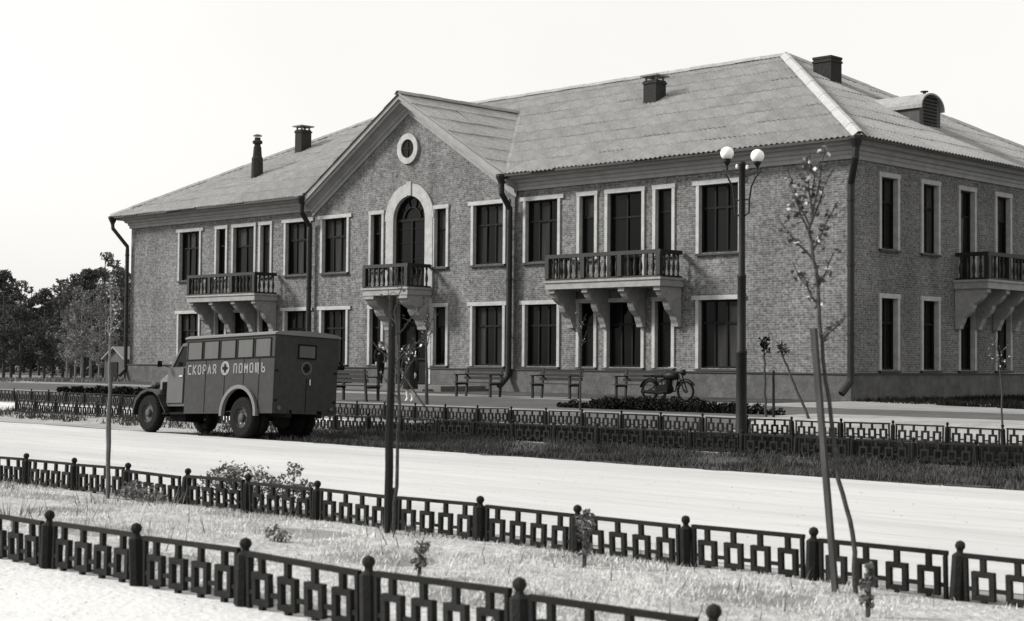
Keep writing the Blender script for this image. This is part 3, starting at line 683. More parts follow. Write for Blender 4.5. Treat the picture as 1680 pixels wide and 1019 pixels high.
# --- downpipes
def downpipe(pts, r=.085):
    mb = MB(); mb.tube(pts, r, 10); p = Vector(pts[0]); mb.lathe([(r, -.02), (.2, .22), (.2, .3), (.17, .3)], p, 10)
    for z in (2.3, 4.2, 6.0): mb.lathe([(r + .02, 0), (r + .02, .05)], (pts[3][0], pts[3][1], z), 10)
    return mb.build('downpipe', PIPE, B, BO, smooth=False)
for x, k in ((-13.12, -.16 - PJ), (-23.86, -.16 - PJ)):
    downpipe([(x, -.62, 7.42), (x, -.62, 7.1), (x + .02, k, 6.6), (x + .02, k, 6.3), (x + .02, k, 1.05), (x - .02, k - .02, .95), (x - .08, k - .35, .62)], .1)
downpipe([(.5, -.6, 7.42), (.48, -.6, 7.15), (.06, -.16, 6.5), (.06, -.16, 6.2), (.06, -.16, 1.15), (.06, -.18, 1.0), (-.02, -.5, .66)], .1)
downpipe([(XL - .55, -.62, 7.42), (XL - .52, -.62, 7.2), (XL - .06, -.16, 6.4), (XL - .06, -.16, 6.2), (XL - .06, -.16, 1.05), (XL - .06, -.2, .95), (XL - .1, -.45, .7)])

# ------------------------------------------------------------------ FENCES
def rectangle_mb():
    mb = MB(); t, d = .034, .034; hw, z0, z1 = .075, .045, .222
    mb.box(-hw, -hw + t, -d/2, d/2, z0, z1); mb.box(hw - t, hw, -d/2, d/2, z0, z1)
    mb.box(-hw + t, hw - t, -d/2, d/2, z1 - t, z1); mb.box(-hw + t, hw - t, -d/2, d/2, z0, z0 + t)
    mb.box(-t/2, t/2, -d/2 + .002, d/2 - .002, z1, .30); mb.box(-t/2, t/2, -d/2 + .002, d/2 - .002, -.05, z0)
    return mb
RECT = rectangle_mb().mesh('rectangle', FENCEPAINT)
POST = MB().lathe([(.052, -.15), (.052, .30), (.04, .31), (.024, .32), (.022, .335), (.034, .35), (.036, .366), (.028, .384), (.006, .394)], n=8).mesh('post', FENCEPAINT)
RECTS = {}
def fence(name, label, x0, n, sp, y, dz_, k, single, group=None):
    f = thing(name, label, 'fence', (x0, y, tz(x0, y)), group=group)
    pan = {}
    pm = MB(); L_ = sp - .11; t = .022
    pm.bar((.055, 0, .312), (sp - .055, 0, .312), .03, .028); pm.box(.06, .06 + t, -.014, .014, .0, .296); pm.box(sp - .06 - t, sp - .06, -.014, .014, .0, .296)
    c = [sp * (i + .5) / 4 * .86 + sp * .07 for i in range(4)]
    ed = [.06 + t] + [v for q in c for v in (q - .0745, q + .0745)] + [sp - .06 - t]
    for a, b in zip(ed[::2], ed[1::2]): pm.box(a, b, -.011, .011, .10, .124)
    if not single:
        for q in c: pm.T = (lambda q_: (lambda X_, Y_, Z_: (X_ + q_, Y_, Z_)))(q); r = rectangle_mb(); pm.add(r.v, r.f)
        pm.T = None
    me = pm.mesh('panel', FENCEPAINT)
    for i in range(n + 1):
        x = x0 + i * sp; z = float(tz(x, y)) + dz_; z00 = float(tz(x0, y))
        p = link('post', POST, f, (i * sp, 0, z - z00)); p.scale = (k, k, 1.0); p.rotation_euler = (random.gauss(0, .035), random.gauss(0, .035), random.uniform(0, 1))
        if i < n:
            q = link('panel', me, f, (i * sp, random.gauss(0, .008), z - z00 + random.gauss(0, .004))); q.rotation_euler = (random.gauss(0, .03), random.gauss(0, .008), random.gauss(0, .006))
            if single:
                for u in c: link('rectangle', RECT, q, (u, 0, 0))
    return f
fence('fence', 'low dark openwork fence nearest the camera, along the bright sandy path', 17.63 - 1.047 * 6, 10, 1.047, -32.53, -.02, .94, True, 'low openwork garden fences')
fence('fence', 'low dark openwork fence in front of the pale road, behind the dry grass strip', 5.1, 17, 1.05, -28.73, -.025, .94, True, 'low openwork garden fences')
fence('fence', 'low openwork fence on the far road verge, half hidden in dark grass', 1.97 - 1.05 * 17, 32, 1.05, -16.53, .0, .78, False, 'low openwork garden fences')
fence('fence', 'low openwork fence between the dark lawn and the path to the hospital', 5.846 - 1.05 * 29, 39, 1.05, -13.03, .03, .78, False, 'low openwork garden fences')

# ------------------------------------------------------------------ LAMP POST
lx, ly, lz = 6.0, -13.42, .03
LP = thing('street_lamp', 'tall dark street lamp post with two white globes beside the far fence', 'street lamp', (lx, ly, lz)); LO = (lx, ly, lz)
mb = MB(); mb.lathe([(.13, .0), (.13, .06), (.105, .1), (.1, 1.62), (.108, 1.64), (.108, 1.69), (.085, 1.71), (.08, 3.06), (.088, 3.08), (.088, 3.13), (.066, 3.15), (.06, 5.2), (.07, 5.22), (.07, 5.27), (.02, 5.3)], LO, 14); mb.build('pole', LAMPPOLE, LP, LO, True)
for s, dz_ in ((-1, .13), (1, .03)):
    d = Vector((.995, .1, 0)) * s
    P = lambda a, z: Vector((lx, ly, lz + z)) + d * a
    arm = MB(); arm.bar(P(.05, 5.0 + dz_*.3), P(.42, 5.06 + dz_*.6), .04, .05)
    arm.tube([P(.06, 4.25), P(.15, 4.3), P(.16, 4.55), P(.2, 4.8), P(.3, 4.98), P(.36, 5.02 + dz_*.4)], .018, 6)
    arm.tube([P(.06, 4.55), P(.16, 4.56)], .015, 6)
    arm.lathe([(.02, 5.04 + dz_*.5), (.02, 5.13 + dz_*.7), (.07, 5.2 + dz_*.8), (.075, 5.24 + dz_)], P(.33, lz - lz) - Vector((0, 0, 0)), 10)
    ao = arm.build('arm', LAMPPOLE, LP, LO)
    g = MB(); r = .128; g.lathe([(r * math.sin(t), 5.335 + dz_ - r * math.cos(t)) for t in np.linspace(.25, math.pi - .01, 14)], P(.33, 0), 20); g.build('globe', GLOBE, ao, LO, True)
    it = MB(); it.lathe([(.02, 0), (.028, .02), (.028, .06), (.015, .08)], P(.11, 5.12 + dz_*.3), 8); it.build('insulator', PORCELAIN, ao, LO)

# ------------------------------------------------------------------ AMBULANCE TRUCK (local: forward -X, left side at y=0 facing -Y, up Z, rear axle x=0)
T = thing('ambulance_truck', 'grey box bodied ambulance truck with white lettering parked on the road edge', 'truck')
TW = 1.52
shear = lambda x, y, z: (x, y, z + .032 * (x - .2))
def tmb(): mb_ = MB(); mb_.T = shear; return mb_
x0, x1 = -1.86, .95; zb, zt = .47, 1.93
bd = tmb()
# left side with wheel arch cut
archc, archr = -.05, .5
def side_panel(y, th):
    pts = [(x0, zb), (archc - archr, zb)] + [(archc - archr * math.cos(t), zb + archr * .98 * math.sin(t)) for t in np.linspace(.12, math.pi - .12, 13)] + [(archc + archr, zb), (x1, zb), (x1, zt), (x0, zt)]
    bd.prism(pts, lambda a, b: (a, y, b), lambda a, b: (a, y + th, b))
side_panel(0, .03); side_panel(TW - .03, .03)
bd.box(x1 - .03, x1, .031, TW - .031, zb, zt); bd.box(x0, x0 + .03, .031, TW - .031, zb, zt); bd.box(x0 + .031, x1 - .031, .031, TW - .031, zb + .03, zb + .05)
body = bd.build('body', TRUCKGREY, T)
rf = tmb()
sec = [(-.03, zt + .002), (-.03, zt + .03), (.06, zt + .065), (.3, zt + .085), (TW/2, zt + .1), (TW - .3, zt + .085), (TW - .06, zt + .065), (TW + .03, zt + .03), (TW + .03, zt + .002)]
rf.prism(sec, lambda a, b: (x0 - .03, a, b), lambda a, b: (x1 + .03, a, b)); rf.build('roof', ROOFPAINT, T, smooth=False)
# side seams and belt
sm = tmb()
for x in (-1.2, -.58, .02, .5): sm.box(x, x + .012, -.006, -.0005, zb + (.5 if -.55 < x < .45 else .02), 1.5)
sm.box(x0, x1, -.012, -.0005, 1.505, 1.525)
sm.build('panel_seam', TRUCKDARK, body)
pw = (x1 - x0 - .1) / 5
for i in range(5):
    a = x0 + .07 + i * pw
    fr_ = tmb(); fr_.box(a - .03, a + .0, -.012, -.001, 1.53, 1.88); fr_.box(a + pw - .1, a + pw - .07, -.012, -.001, 1.53, 1.88); fr_.box(a + .001, a + pw - .101, -.012, -.001, 1.86, 1.88)
    wo = fr_.build('side_window', TRUCKDARK, body)
    tmb().box(a + .001, a + pw - .101, -.008, -.001, 1.531, 1.859).build('pane', BLIND, wo)
    fr2 = tmb(); fr2.box(a, a + pw - .1, TW + .001, TW + .008, 1.53, 1.86); fr2.build('side_window', BLIND, body)
rw = tmb(); yc = TW * .5
rw.box(x1 + .001, x1 + .014, yc - .22, yc - .19, 1.5, 1.78); rw.box(x1 + .001, x1 + .014, yc + .19, yc + .22, 1.5, 1.78); rw.box(x1 + .001, x1 + .014, yc - .189, yc + .189, 1.75, 1.78); rw.box(x1 + .001, x1 + .014, yc - .189, yc + .189, 1.5, 1.53)
rwo = rw.build('rear_window', TRUCKDARK, body); tmb().box(x1 + .001, x1 + .008, yc - .188, yc + .188, 1.531, 1.749).build('pane', BLIND, rwo)
for y_ in (-.02, TW + .02): tmb().lathe([(.03, x1 + .002), (.045, x1 + .03), (.03, x1 + .05)], (0, y_ * .8 + TW * .1, zb + .1), 8, 'X').build('tail_lamp', BLIND, body)
tmb().box(x1 + .001, x1 + .008, TW/2 + .006, TW/2 + .016, zb + .04, 1.14).build('panel_seam', TRUCKDARK, body)
tmb().tube([(x1 + .002, TW/2 + .07, 1.0), (x1 + .04, TW/2 + .07, 1.02), (x1 + .04, TW/2 + .07, 1.12), (x1 + .002, TW/2 + .07, 1.14)], .01, 5).build('handle', CHROME, body)
for z_ in (.7, 1.25):
    for y_ in (.03, TW - .09): tmb().box(x1 + .001, x1 + .018, y_, y_ + .06, z_, z_ + .03).build('hinge', TRUCKDARK, body)
# lettering
GL = {'С': [[(1, 1), (0, 1), (0, 0), (1, 0)]], 'К': [[(0, 0), (0, 1)], [(1, 1), (.1, .5), (1, 0)]], 'О': [[(0, 0), (0, 1), (1, 1), (1, 0), (0, 0)]],
      'Р': [[(0, 0), (0, 1), (1, 1), (1, .42), (0, .42)]], 'А': [[(0, 0), (.5, 1), (1, 0)], [(.2, .33), (.8, .33)]], 'Я': [[(1, 0), (1, 1), (0, 1), (0, .48), (1, .48)], [(.7, .48), (0, 0)]],
      'П': [[(0, 0), (0, 1), (1, 1), (1, 0)]], 'М': [[(0, 0), (0, 1), (.5, .4), (1, 1), (1, 0)]], 'Щ': [[(0, 1), (0, 0), (1, 0), (1, 1)], [(.5, 0), (.5, 1)], [(1, 0), (1.25, 0), (1.25, -.2)]], 'Ь': [[(0, 1), (0, 0), (1, 0), (1, .5), (0, .5)]]}
lw, lh, th = .086, .16, .027
def word(s, xa, pitch):
    for ch in s:
        lt = tmb()
        for st_ in GL[ch]:
            for a, b in zip(st_, st_[1:]):
                pa = Vector((xa + a[0]*lw, -.003, 1.245 + a[1]*lh)); pb = Vector((xa + b[0]*lw, -.003, 1.245 + b[1]*lh)); e = (pb - pa).normalized() * th / 2
                lt.bar(pa - e, pb + e, th, .005, (0, 1, 0))
        lt.build('letter', WHITEPAINT, body); xa += pitch * (1.15 if ch == 'Щ' else 1)
word('СКОРАЯ', x0 + .09, .165); word('ПОМОЩЬ', x0 + 1.58, .168)
def emblem(cx, cz, axis, pos, R0=.135):
    em = tmb()
    n = 28
    f = (lambda a, b, d: (a, pos - d, b)) if axis == 'Y' else (lambda a, b, d: (pos + d, a, b))
    for i in range(n):
        t0, t1 = 2*math.pi*i/n, 2*math.pi*(i+1)/n
        em.prism([(cx + R0*math.cos(t0), cz + R0*math.sin(t0)), (cx + R0*math.cos(t1), cz + R0*math.sin(t1)), (cx + (R0-.04)*math.cos(t1), cz + (R0-.04)*math.sin(t1)), (cx + (R0-.04)*math.cos(t0), cz + (R0-.04)*math.sin(t0))], lambda a, b: f(a, b, .001), lambda a, b: f(a, b, .007))
    if axis == 'Y': em.prism([(cx + (R0-.041)*math.cos(2*math.pi*i/n), cz + (R0-.041)*math.sin(2*math.pi*i/n)) for i in range(n)], lambda a, b: f(a, b, .001), lambda a, b: f(a, b, .003))
    e = em.build('emblem', WHITEPAINT if axis == 'Y' else BLIND, body)
    cr = tmb(); a_, b_ = .026, .075
    cr.prism([(cx - a_, cz - b_), (cx + a_, cz - b_), (cx + a_, cz - a_), (cx + b_, cz - a_), (cx + b_, cz + a_), (cx + a_, cz + a_), (cx + a_, cz + b_), (cx - a_, cz + b_), (cx - a_, cz + a_), (cx - b_, cz + a_), (cx - b_, cz - a_), (cx - a_, cz - a_)], lambda a, b: f(a, b, .008), lambda a, b: f(a, b, .013))
    cr.build('cross', TRUCKDARK, e)
emblem(x0 + 1.3, 1.335, 'Y', 0); emblem(yc, 1.33, 'X', x1, .13)
# fender arch lip
fa = tmb()
for y_ in (-.06, TW - .02):
    ao_ = [(archc - (archr + .07) * math.cos(t), zb - .02 + (archr + .06) * math.sin(t)) for t in np.linspace(-.05, math.pi + .05, 17)]; ai = [(archc - archr * math.cos(t), zb - .02 + (archr - .01) * math.sin(t)) for t in np.linspace(-.05, math.pi + .05, 17)]
    for i in range(16): fa.prism([ao_[i], ao_[i+1], ai[i+1], ai[i]], lambda a, b: (a, y_, b), lambda a, b: (a, y_ + .08, b))
fa.build('wheel_arch', ROOFPAINT, body)
# cab
cb = tmb(); ca, cbk = -2.62, x0 - .035
sec = [(cbk, .62), (-2.55, .62), (-2.55, 1.39), (-2.44, 1.42), (-2.2, 1.82), (cbk, 1.9)]
cb.prism(sec[:3] + [(-2.5, 1.4), (cbk, 1.4)], lambda a, b: (a, .06, b), lambda a, b: (a, TW - .06, b))
cb.prism([(-2.17, 1.80), (-2.12, 1.86), (cbk, 1.89), (cbk, 1.82)], lambda a, b: (a, .08, b), lambda a, b: (a, TW - .08, b))
for y_ in (.08, TW - .13):
    cb.prism([(-2.5, 1.4), (-2.44, 1.4), (-2.12, 1.81), (-2.18, 1.81)], lambda a, b: (a, y_, b), lambda a, b: (a, y_ + .05, b)); cb.box(-1.97, cbk, y_, y_ + .05, 1.4, 1.82)
cab = cb.build('cab', CABGREY, T)
gl = tmb(); gl.prism([(-2.42, 1.402), (-1.975, 1.402), (-1.975, 1.81), (-2.13, 1.81)], lambda a, b: (a, .1, b), lambda a, b: (a, .105, b)); gl.build('cab_window', GLASS, cab); gl = tmb(); gl.prism([(-2.42, 1.402), (-1.975, 1.402), (-1.975, 1.81), (-2.13, 1.81)], lambda a, b: (a, TW - .11, b), lambda a, b: (a, TW - .105, b))
gl.build('cab_window', GLASS, cab)
ws = tmb(); ws.add([(-2.46, .14, 1.41), (-2.46, TW - .14, 1.41), (-2.15, TW - .14, 1.8), (-2.15, .14, 1.8)], [(0, 1, 2, 3)]); ws.build('windshield', GLASS, cab)
cd = tmb(); cd.bbox(-2.53, -1.98, .03, .058, .68, 1.385, .008); dr_ = cd.build('cab_door', CABGREY, cab)
tmb().box(-2.1, -1.99, .012, .029, 1.2, 1.23).build('handle', CHROME, dr_)
hd = tmb()
hs = lambda x, w_, zt_: [(x, TW/2 - w_, .78), (x, TW/2 - w_, zt_ - .12), (x, TW/2 - w_*.72, zt_ - .02), (x, TW/2, zt_ + .02), (x, TW/2 + w_*.72, zt_ - .02), (x, TW/2 + w_, zt_ - .12), (x, TW/2 + w_, .78)]
a_, b_, c_ = hs(-2.56, .56, 1.4), hs(-3.0, .48, 1.35), hs(-3.2, .44, 1.28)
hd.add(a_ + b_ + c_, [(i + o_, i + 1 + o_, i + 8 + o_, i + 7 + o_) for o_ in (0, 7) for i in range(6)] + [tuple(range(14, 21)), tuple(range(6, -1, -1))])
hood = hd.build('hood', HOODGREY, T)
mr = tmb(); mr.tube([(-2.5, .05, 1.4), (-2.55, -.14, 1.44)], .008, 5); mr.box(-2.565, -2.545, -.2, -.1, 1.4, 1.52); mr.build('mirror', TRUCKDARK, cab)
lv = tmb()
for k in range(6): lv.box(-2.95 + k * .06, -2.925 + k * .06, TW/2 - .56, TW/2 - .5, .95, 1.12)
lv.build('hood_louvre', TRUCKDARK, hood)
gr = tmb()
for k in range(7): gr.box(-3.225, -3.2, TW/2 - .33 + k * .1, TW/2 - .29 + k * .1, .8, 1.2)
gr.build('grille', TRUCKDARK, hood)
for s in (0, 1):
    fd = tmb(); ya, yb_ = (-.05, .36) if s == 0 else (TW - .36, TW + .05); wx = -3.13
    O_ = [(wx + .44 + .25, .52), (wx + .5, .72), (wx + .4, .86), (wx + .2, .96), (wx, .98), (wx - .22, .92), (wx - .38, .8), (wx - .47, .62), (wx - .48, .5)]
    I_ = [(a + (.02 if a > wx else .04), b - .05) for a, b in O_]
    for i in range(len(O_) - 1): fd.prism([O_[i], O_[i+1], I_[i+1], I_[i]], lambda a, b: (a, ya, b), lambda a, b: (a, yb_, b))
    yi = yb_ - .03 if s == 0 else ya
    fd.prism(O_ + [(wx - .3, .5), (wx + .4, .5)], lambda a, b: (a, yi, b), lambda a, b: (a, yi + .03, b))
    fo = fd.build('fender', FENDER, T)
    hl = tmb(); hy = TW/2 + (-.42 if s == 0 else .42); hl.lathe([(.02, .16), (.07, .1), (.095, .02), (.095, 0)], (-3.42, hy, 1.06), 14, 'X'); hlo = hl.build('headlight', FENDER, T)
    tmb().lathe([(.088, -.005), (.05, -.02)], (-3.42, hy, 1.06), 14, 'X').build('lens', PORCELAIN, hlo)
    rb = tmb(); rb.box(-2.63, x0, .02 + s * (TW - .3), .28 + s * (TW - .3), .46, .5); rb.build('running_board', TRUCKDARK, T)
ch = MB(); ch.box(-3.5, .95, TW/2 - .42, TW/2 - .3, .42, .56); ch.box(-3.5, .95, TW/2 + .3, TW/2 + .42, .42, .56); ch.box(-.1, .1, .2, TW - .2, .33, .45); ch.box(-3.2, -3.05, .2, TW - .2, .33, .45)
ch.box(-2.6, -2.05, .18, .55, .24, .62); ch.lathe([(.15, -.09), (.15, .09)], (.5, TW/2 - .18, .36), 14, 'X'); ch.box(-2.6, -1.9, .5, TW - .3, .4, .62)
ch.build('chassis', TRUCKDARK, T); MB().bbox(-3.68, -3.58, -.05, TW + .05, .45, .6, .02).build('bumper', TRUCKDARK, T)
def wheel(x, y, outy, dual=False):
    R0, wd_ = .385, .2
    prof = [(.2, -wd_/2), (.33, -wd_/2), (.365, -wd_*.4), (.385, -wd_*.22), (.385, wd_*.22), (.365, wd_*.4), (.33, wd_/2), (.2, wd_/2)]
    tb = MB(); tb.lathe(prof, (0, 0, 0), 30, 'Y', False)
    for i in range(30):
        t0 = 2*math.pi*i/30; tb.bar((.383*math.cos(t0), -wd_*.3, .383*math.sin(t0)), (.383*math.cos(t0), wd_*.3, .383*math.sin(t0)), .03, .02, (math.cos(t0), 0, math.sin(t0)))
    w_ = link('wheel', tb.mesh('wheel', TYRE), T, (x, y, R0))
    rb = MB(); s = outy
    rb.lathe([(.215, .05*s), (.215, .085*s), (.19, .09*s), (.17, .03*s), (.08, .02*s), (.08, .09*s), (.06, .11*s), (.0, .115*s)], (0, 0, 0), 20, 'Y')
    link('rim', rb.mesh('rim', RIM), w_)
    nb = MB()
    for i in range(6): t0 = 2*math.pi*i/6; nb.lathe([(.018, .02*s), (.018, .05*s)], (.125*math.cos(t0), 0, .125*math.sin(t0)), 6, 'Y')
    link('wheel_nut', nb.mesh('wheel_nut', CHROME), w_)
    if dual:
        link('wheel', tb.mesh('wheel', TYRE), T, (x, y - s * .23, R0))
wheel(-3.13, .1, -1); wheel(-3.13, TW - .1, 1); wheel(0, .1, -1, True); wheel(0, TW - .1, 1, True)
pitch = 0.0
T.location = Vector((-.74, -20.06, .005)) * K
T.rotation_euler = (-math.radians(2.6), 0, math.radians(0.6))

# ------------------------------------------------------------------ BENCHES
bp_ = thing('park_bench', 'slatted wooden bench left of the middle downpipe, nearest the entrance', 'bench', (0, 0, 0), group='benches along the hospital front')
for i in range(4): MB().box(-.8, .8, -.42 + i * .105, -.33 + i * .105, .40, .425).build('seat_slat', BENCHWOOD, bp_)
for i in range(3): MB().box(-.8, .8, .04 + i * .02, .065 + i * .02, .5 + i * .11, .59 + i * .11).build('back_slat', BENCHWOOD, bp_)
for x in (-.7, .7):
    lm = MB(); lm.box(x - .03, x + .03, -.4, -.34, 0, .62); lm.bar((x, .02, 0), (x, .1, .84), .06, .05); lm.box(x - .03, x + .03, -.42, .06, .34, .395); lm.box(x - .035, x + .035, -.44, .08, .621, .655); lm.build('leg', BENCHWOOD, bp_)
bp_.location = Vector((-8.9, -5.6, tz(-8.9, -5.6))) * K
for x, y_, rz, lb in ((-6.35, -5.05, .02, 'slatted wooden bench between the middle downpipe and the parked motorcycle'), (-4.05, -4.1, .0, 'slatted wooden bench standing behind the parked motorcycle')):
    o = copy_tree(bp_); o.location = Vector((x, y_, float(tz(x, y_)))) * K; o.rotation_euler = (0, 0, rz); o['label'] = lb
o = copy_tree(bp_); o.location = Vector((-8.05, -11.3, float(tz(-8.05, -11.3)))) * K; o.rotation_euler = (0, 0, math.pi); o['label'] = 'wooden bench mostly hidden behind the rear of the ambulance truck'

# ------------------------------------------------------------------ MOTORCYCLE (local: forward +X)
MC = thing('motorcycle', 'dark motorcycle with raised handlebar parked in front of the benches', 'motorcycle')
def spoke_wheel(x, R0):
    mb = MB(); prof = [(R0 - .05, -.035), (R0 - .015, -.04), (R0, 0), (R0 - .015, .04), (R0 - .05, .035)]
    mb.lathe(prof + [prof[0]], (0, 0, 0), 28, 'Y'); me = mb.mesh('wheel', TYRE)
    me = mb.mesh('wheel', TYRE)
    bm = bmesh.new(); bm.from_mesh(me); bmesh.ops.delete(bm, geom=[f for f in bm.faces if len(f.verts) > 4], context='FACES'); bm.to_mesh(me); bm.free()
    w_ = link('wheel', me, MC, (x, 0, R0))
    sp_ = MB()
    for i in range(16):
        t0 = 2*math.pi*i/16; sp_.tube([(0, (-1)**i*.03, 0), ((R0-.05)*math.cos(t0), 0, (R0-.05)*math.sin(t0))], .004, 4)
    sp_.lathe([(.05, -.06), (.05, .06)], (0, 0, 0), 10, 'Y'); link('spoke', sp_.mesh('spoke', RIM), w_)
spoke_wheel(-.62, .3); spoke_wheel(.66, .3)
def arcfender(x, R0, a0, a1, name):
    mb = MB(); N = 12
    for i in range(N):
        t0, t1 = a0 + (a1-a0)*i/N, a0 + (a1-a0)*(i+1)/N
        mb.add([(x + r*math.cos(t), yy, .3 + r*math.sin(t)) for t in (t0, t1) for r, yy in ((R0, -.07), (R0 + .03, 0), (R0, .07))], [(0, 1, 4, 3), (1, 2, 5, 4)])
    mb.build(name, MOTO, MC)
arcfender(-.62, .34, .2, 2.9, 'rear_mudguard'); arcfender(.66, .34, .5, 2.7, 'front_mudguard')
fm = MB(); fm.tube([(.42, 0, .78), (.3, 0, .72), (-.2, 0, .62), (-.62, .06, .34)], .025, 6); fm.tube([(.42, 0, .76), (.3, 0, .3), (-.15, 0, .24), (-.62, -.06, .32)], .025, 6); fm.tube([(-.2, 0, .6), (-.15, 0, .24)], .022, 6)
fm.tube([(.44, -.08, .86), (.66, -.08, .3)], .022, 6); fm.tube([(.44, .08, .86), (.66, .08, .3)], .022, 6); fm.build('frame', MOTO, MC)
tk = MB(); tk.lathe([(.02, -.28), (.1, -.22), (.13, 0), (.12, .18), (.04, .27)], (.14, 0, .74), 12, 'X'); tk.build('fuel_tank', MOTO, MC, smooth=True)
en = MB(); en.lathe([(.13, -.13), (.15, -.08), (.15, .08), (.13, .13)], (.02, 0, .36), 12, 'Y')
for k in range(6): en.box(-.02, .18, -.1, .1, .48 + k*.025, .49 + k*.025)
en.box(.02, .14, -.06, .06, .47, .62); en.box(-.3, .0, -.1, .1, .25, .46); en.build('engine', TRUCKDARK, MC)
ex = MB(); ex.tube([(.1, -.14, .42), (.14, -.16, .28), (-.2, -.16, .24), (-.8, -.16, .28)], [.022, .025, .045, .05], 8); ex.build('exhaust_pipe', TRUCKDARK, MC)
se = MB(); se.bbox(-.42, -.08, -.13, .13, .7, .78, .03); se.bbox(-.82, -.48, -.12, .12, .7, .76, .025); se.build('seat', MOTO, MC)
hb = MB(); hb.tube([(.3, -.36, .98), (.4, -.2, .99), (.45, 0, .93), (.4, .2, .99), (.3, .36, .98)], .016, 6); hb.build('handlebar', CHROME, MC)
hl = MB(); hl.lathe([(.02, -.12), (.085, -.04), (.09, .04), (.08, .05)], (.58, 0, .84), 12, 'X'); hl.build('headlight', MOTO, MC, smooth=True)
MC.location = Vector((-2.65, -4.85, tz(-2.65, -4.85))) * K; MC.rotation_euler = (0, 0, math.radians(2)); MC.scale = (.92, .92, .92)

# ------------------------------------------------------------------ PEOPLE
def skin_body(name, nodes, edges, material, parent, root=0, sub=2):
    me = bpy.data.meshes.new(name); me.from_pydata([Vector(p) * K for p, r in nodes], edges, [])
    o = bpy.data.objects.new(name, me); COL.objects.link(o)
    s = o.modifiers.new('skin', 'SKIN'); 
    for i, (p, r) in enumerate(nodes):
        r = r if hasattr(r, '__len__') else (r, r); me.skin_vertices[0].data[i].radius = (r[0] * K, r[1] * K); me.skin_vertices[0].data[i].use_root = (i == root)
    sb = o.modifiers.new('sub', 'SUBSURF'); sb.levels = sub; sb.render_levels = sub
    bpy.context.view_layer.update(); dg = bpy.context.evaluated_depsgraph_get()
    m2 = bpy.data.meshes.new_from_object(o.evaluated_get(dg)); o.modifiers.clear(); o.data = m2; m2.name = name; m2.materials.clear(); m2.materials.append(material)
    m2.polygons.foreach_set('use_smooth', [True] * len(m2.polygons)); o.parent = parent; return o
def head(parent, c, material_hair, hair_top, facing):
    """head with nose, brow, ears; facing = unit vector in XY"""
    f = Vector((facing[0], facing[1], 0)).normalized(); s = Vector((-f.y, f.x, 0)); c = Vector(c); mb = MB(); n = 14
    prof = [(.0, -.115), (.035, -.11), (.055, -.085), (.066, -.04), (.072, .0), (.074, .04), (.066, .08), (.045, .105), (.0, .118)]
    vs, fs = [], []
    for r, h in prof:
        for k in range(n):
            a = 2*math.pi*k/n; d = f * (math.cos(a) * r * 1.18) + s * (math.sin(a) * r); vs.append(c + d + Vector((0, 0, h)))
    for i in range(len(prof)-1):
        for k in range(n): fs.append((i*n+k, i*n+(k+1) % n, (i+1)*n+(k+1) % n, (i+1)*n+k))
    mb.add(vs, fs)
    mb.add([c + f*.08 + Vector((0, 0, .025)), c + f*.075 + s*.014 + Vector((0, 0, -.025)), c + f*.075 - s*.014 + Vector((0, 0, -.025)), c + f*.108 + Vector((0, 0, -.02))], [(0, 1, 3), (0, 3, 2), (1, 2, 3)])
    for q in (-1, 1): mb.bar(c + s*q*.07 + Vector((0, 0, -.02)), c + s*q*.078 + Vector((0, 0, .025)), .03, .015, tuple(f))
    ho = mb.build('head', SKIN, parent, smooth=True)
    ey = MB()
    for q in (-1, 1): ey.bar(c + f*.083 + s*(q*.028 - .01) + Vector((0, 0, .018)), c + f*.083 + s*(q*.028 + .01) + Vector((0, 0, .018)), .006, .008)
    ey.bar(c + f*.076 + s*-.018 + Vector((0, 0, -.055)), c + f*.076 + s*.018 + Vector((0, 0, -.055)), .006, .006); ey.build('face_detail', TRUCKDARK, ho)
    hr = MB(); vs, fs = [], []
    prof = [(.0, .13), (.05, .118), (.073, .088), (.08, .05), (.08, hair_top)]
    for r, h in prof:
        for k in range(n):
            a = 2*math.pi*k/n; front_ = max(0, math.cos(a)); hh = h + (front_ * .07 if h < .06 else 0)
            vs.append(c + f * (math.cos(a) * r * 1.18 - .008) + s * (math.sin(a) * r) + Vector((0, 0, hh)))
    for i in range(len(prof)-1):
        for k in range(n): fs.append((i*n+k, i*n+(k+1) % n, (i+1)*n+(k+1) % n, (i+1)*n+k))
    hr.add(vs, fs); hr.build('hair', material_hair, ho, smooth=True)
def hand(parent, w_, d, f):
    """palm and five fingers from wrist w_ in direction d, thumb towards f"""
    w_, d, f = Vector(w_), Vector(d).normalized(), Vector(f).normalized(); s = f; mb = MB(); n = d.cross(s)
    mb.bar(w_ - d*.01, w_ + d*.075, .065, .026, tuple(n))
    for i, l in enumerate((.062, .07, .066, .05)):
        p = w_ + d*.07 + s*(.024 - .016*i); mb.tube([p, p + d*l*.55, p + d*l*.8 + n*.012, p + d*l + n*.03], [.008, .0075, .007, .005], 5)
    p = w_ + d*.02 + s*.03; mb.tube([p, p + d*.03 + s*.02, p + d*.06 + s*.022], [.01, .009, .006], 5)
    mb.build('hand', SKIN, parent)
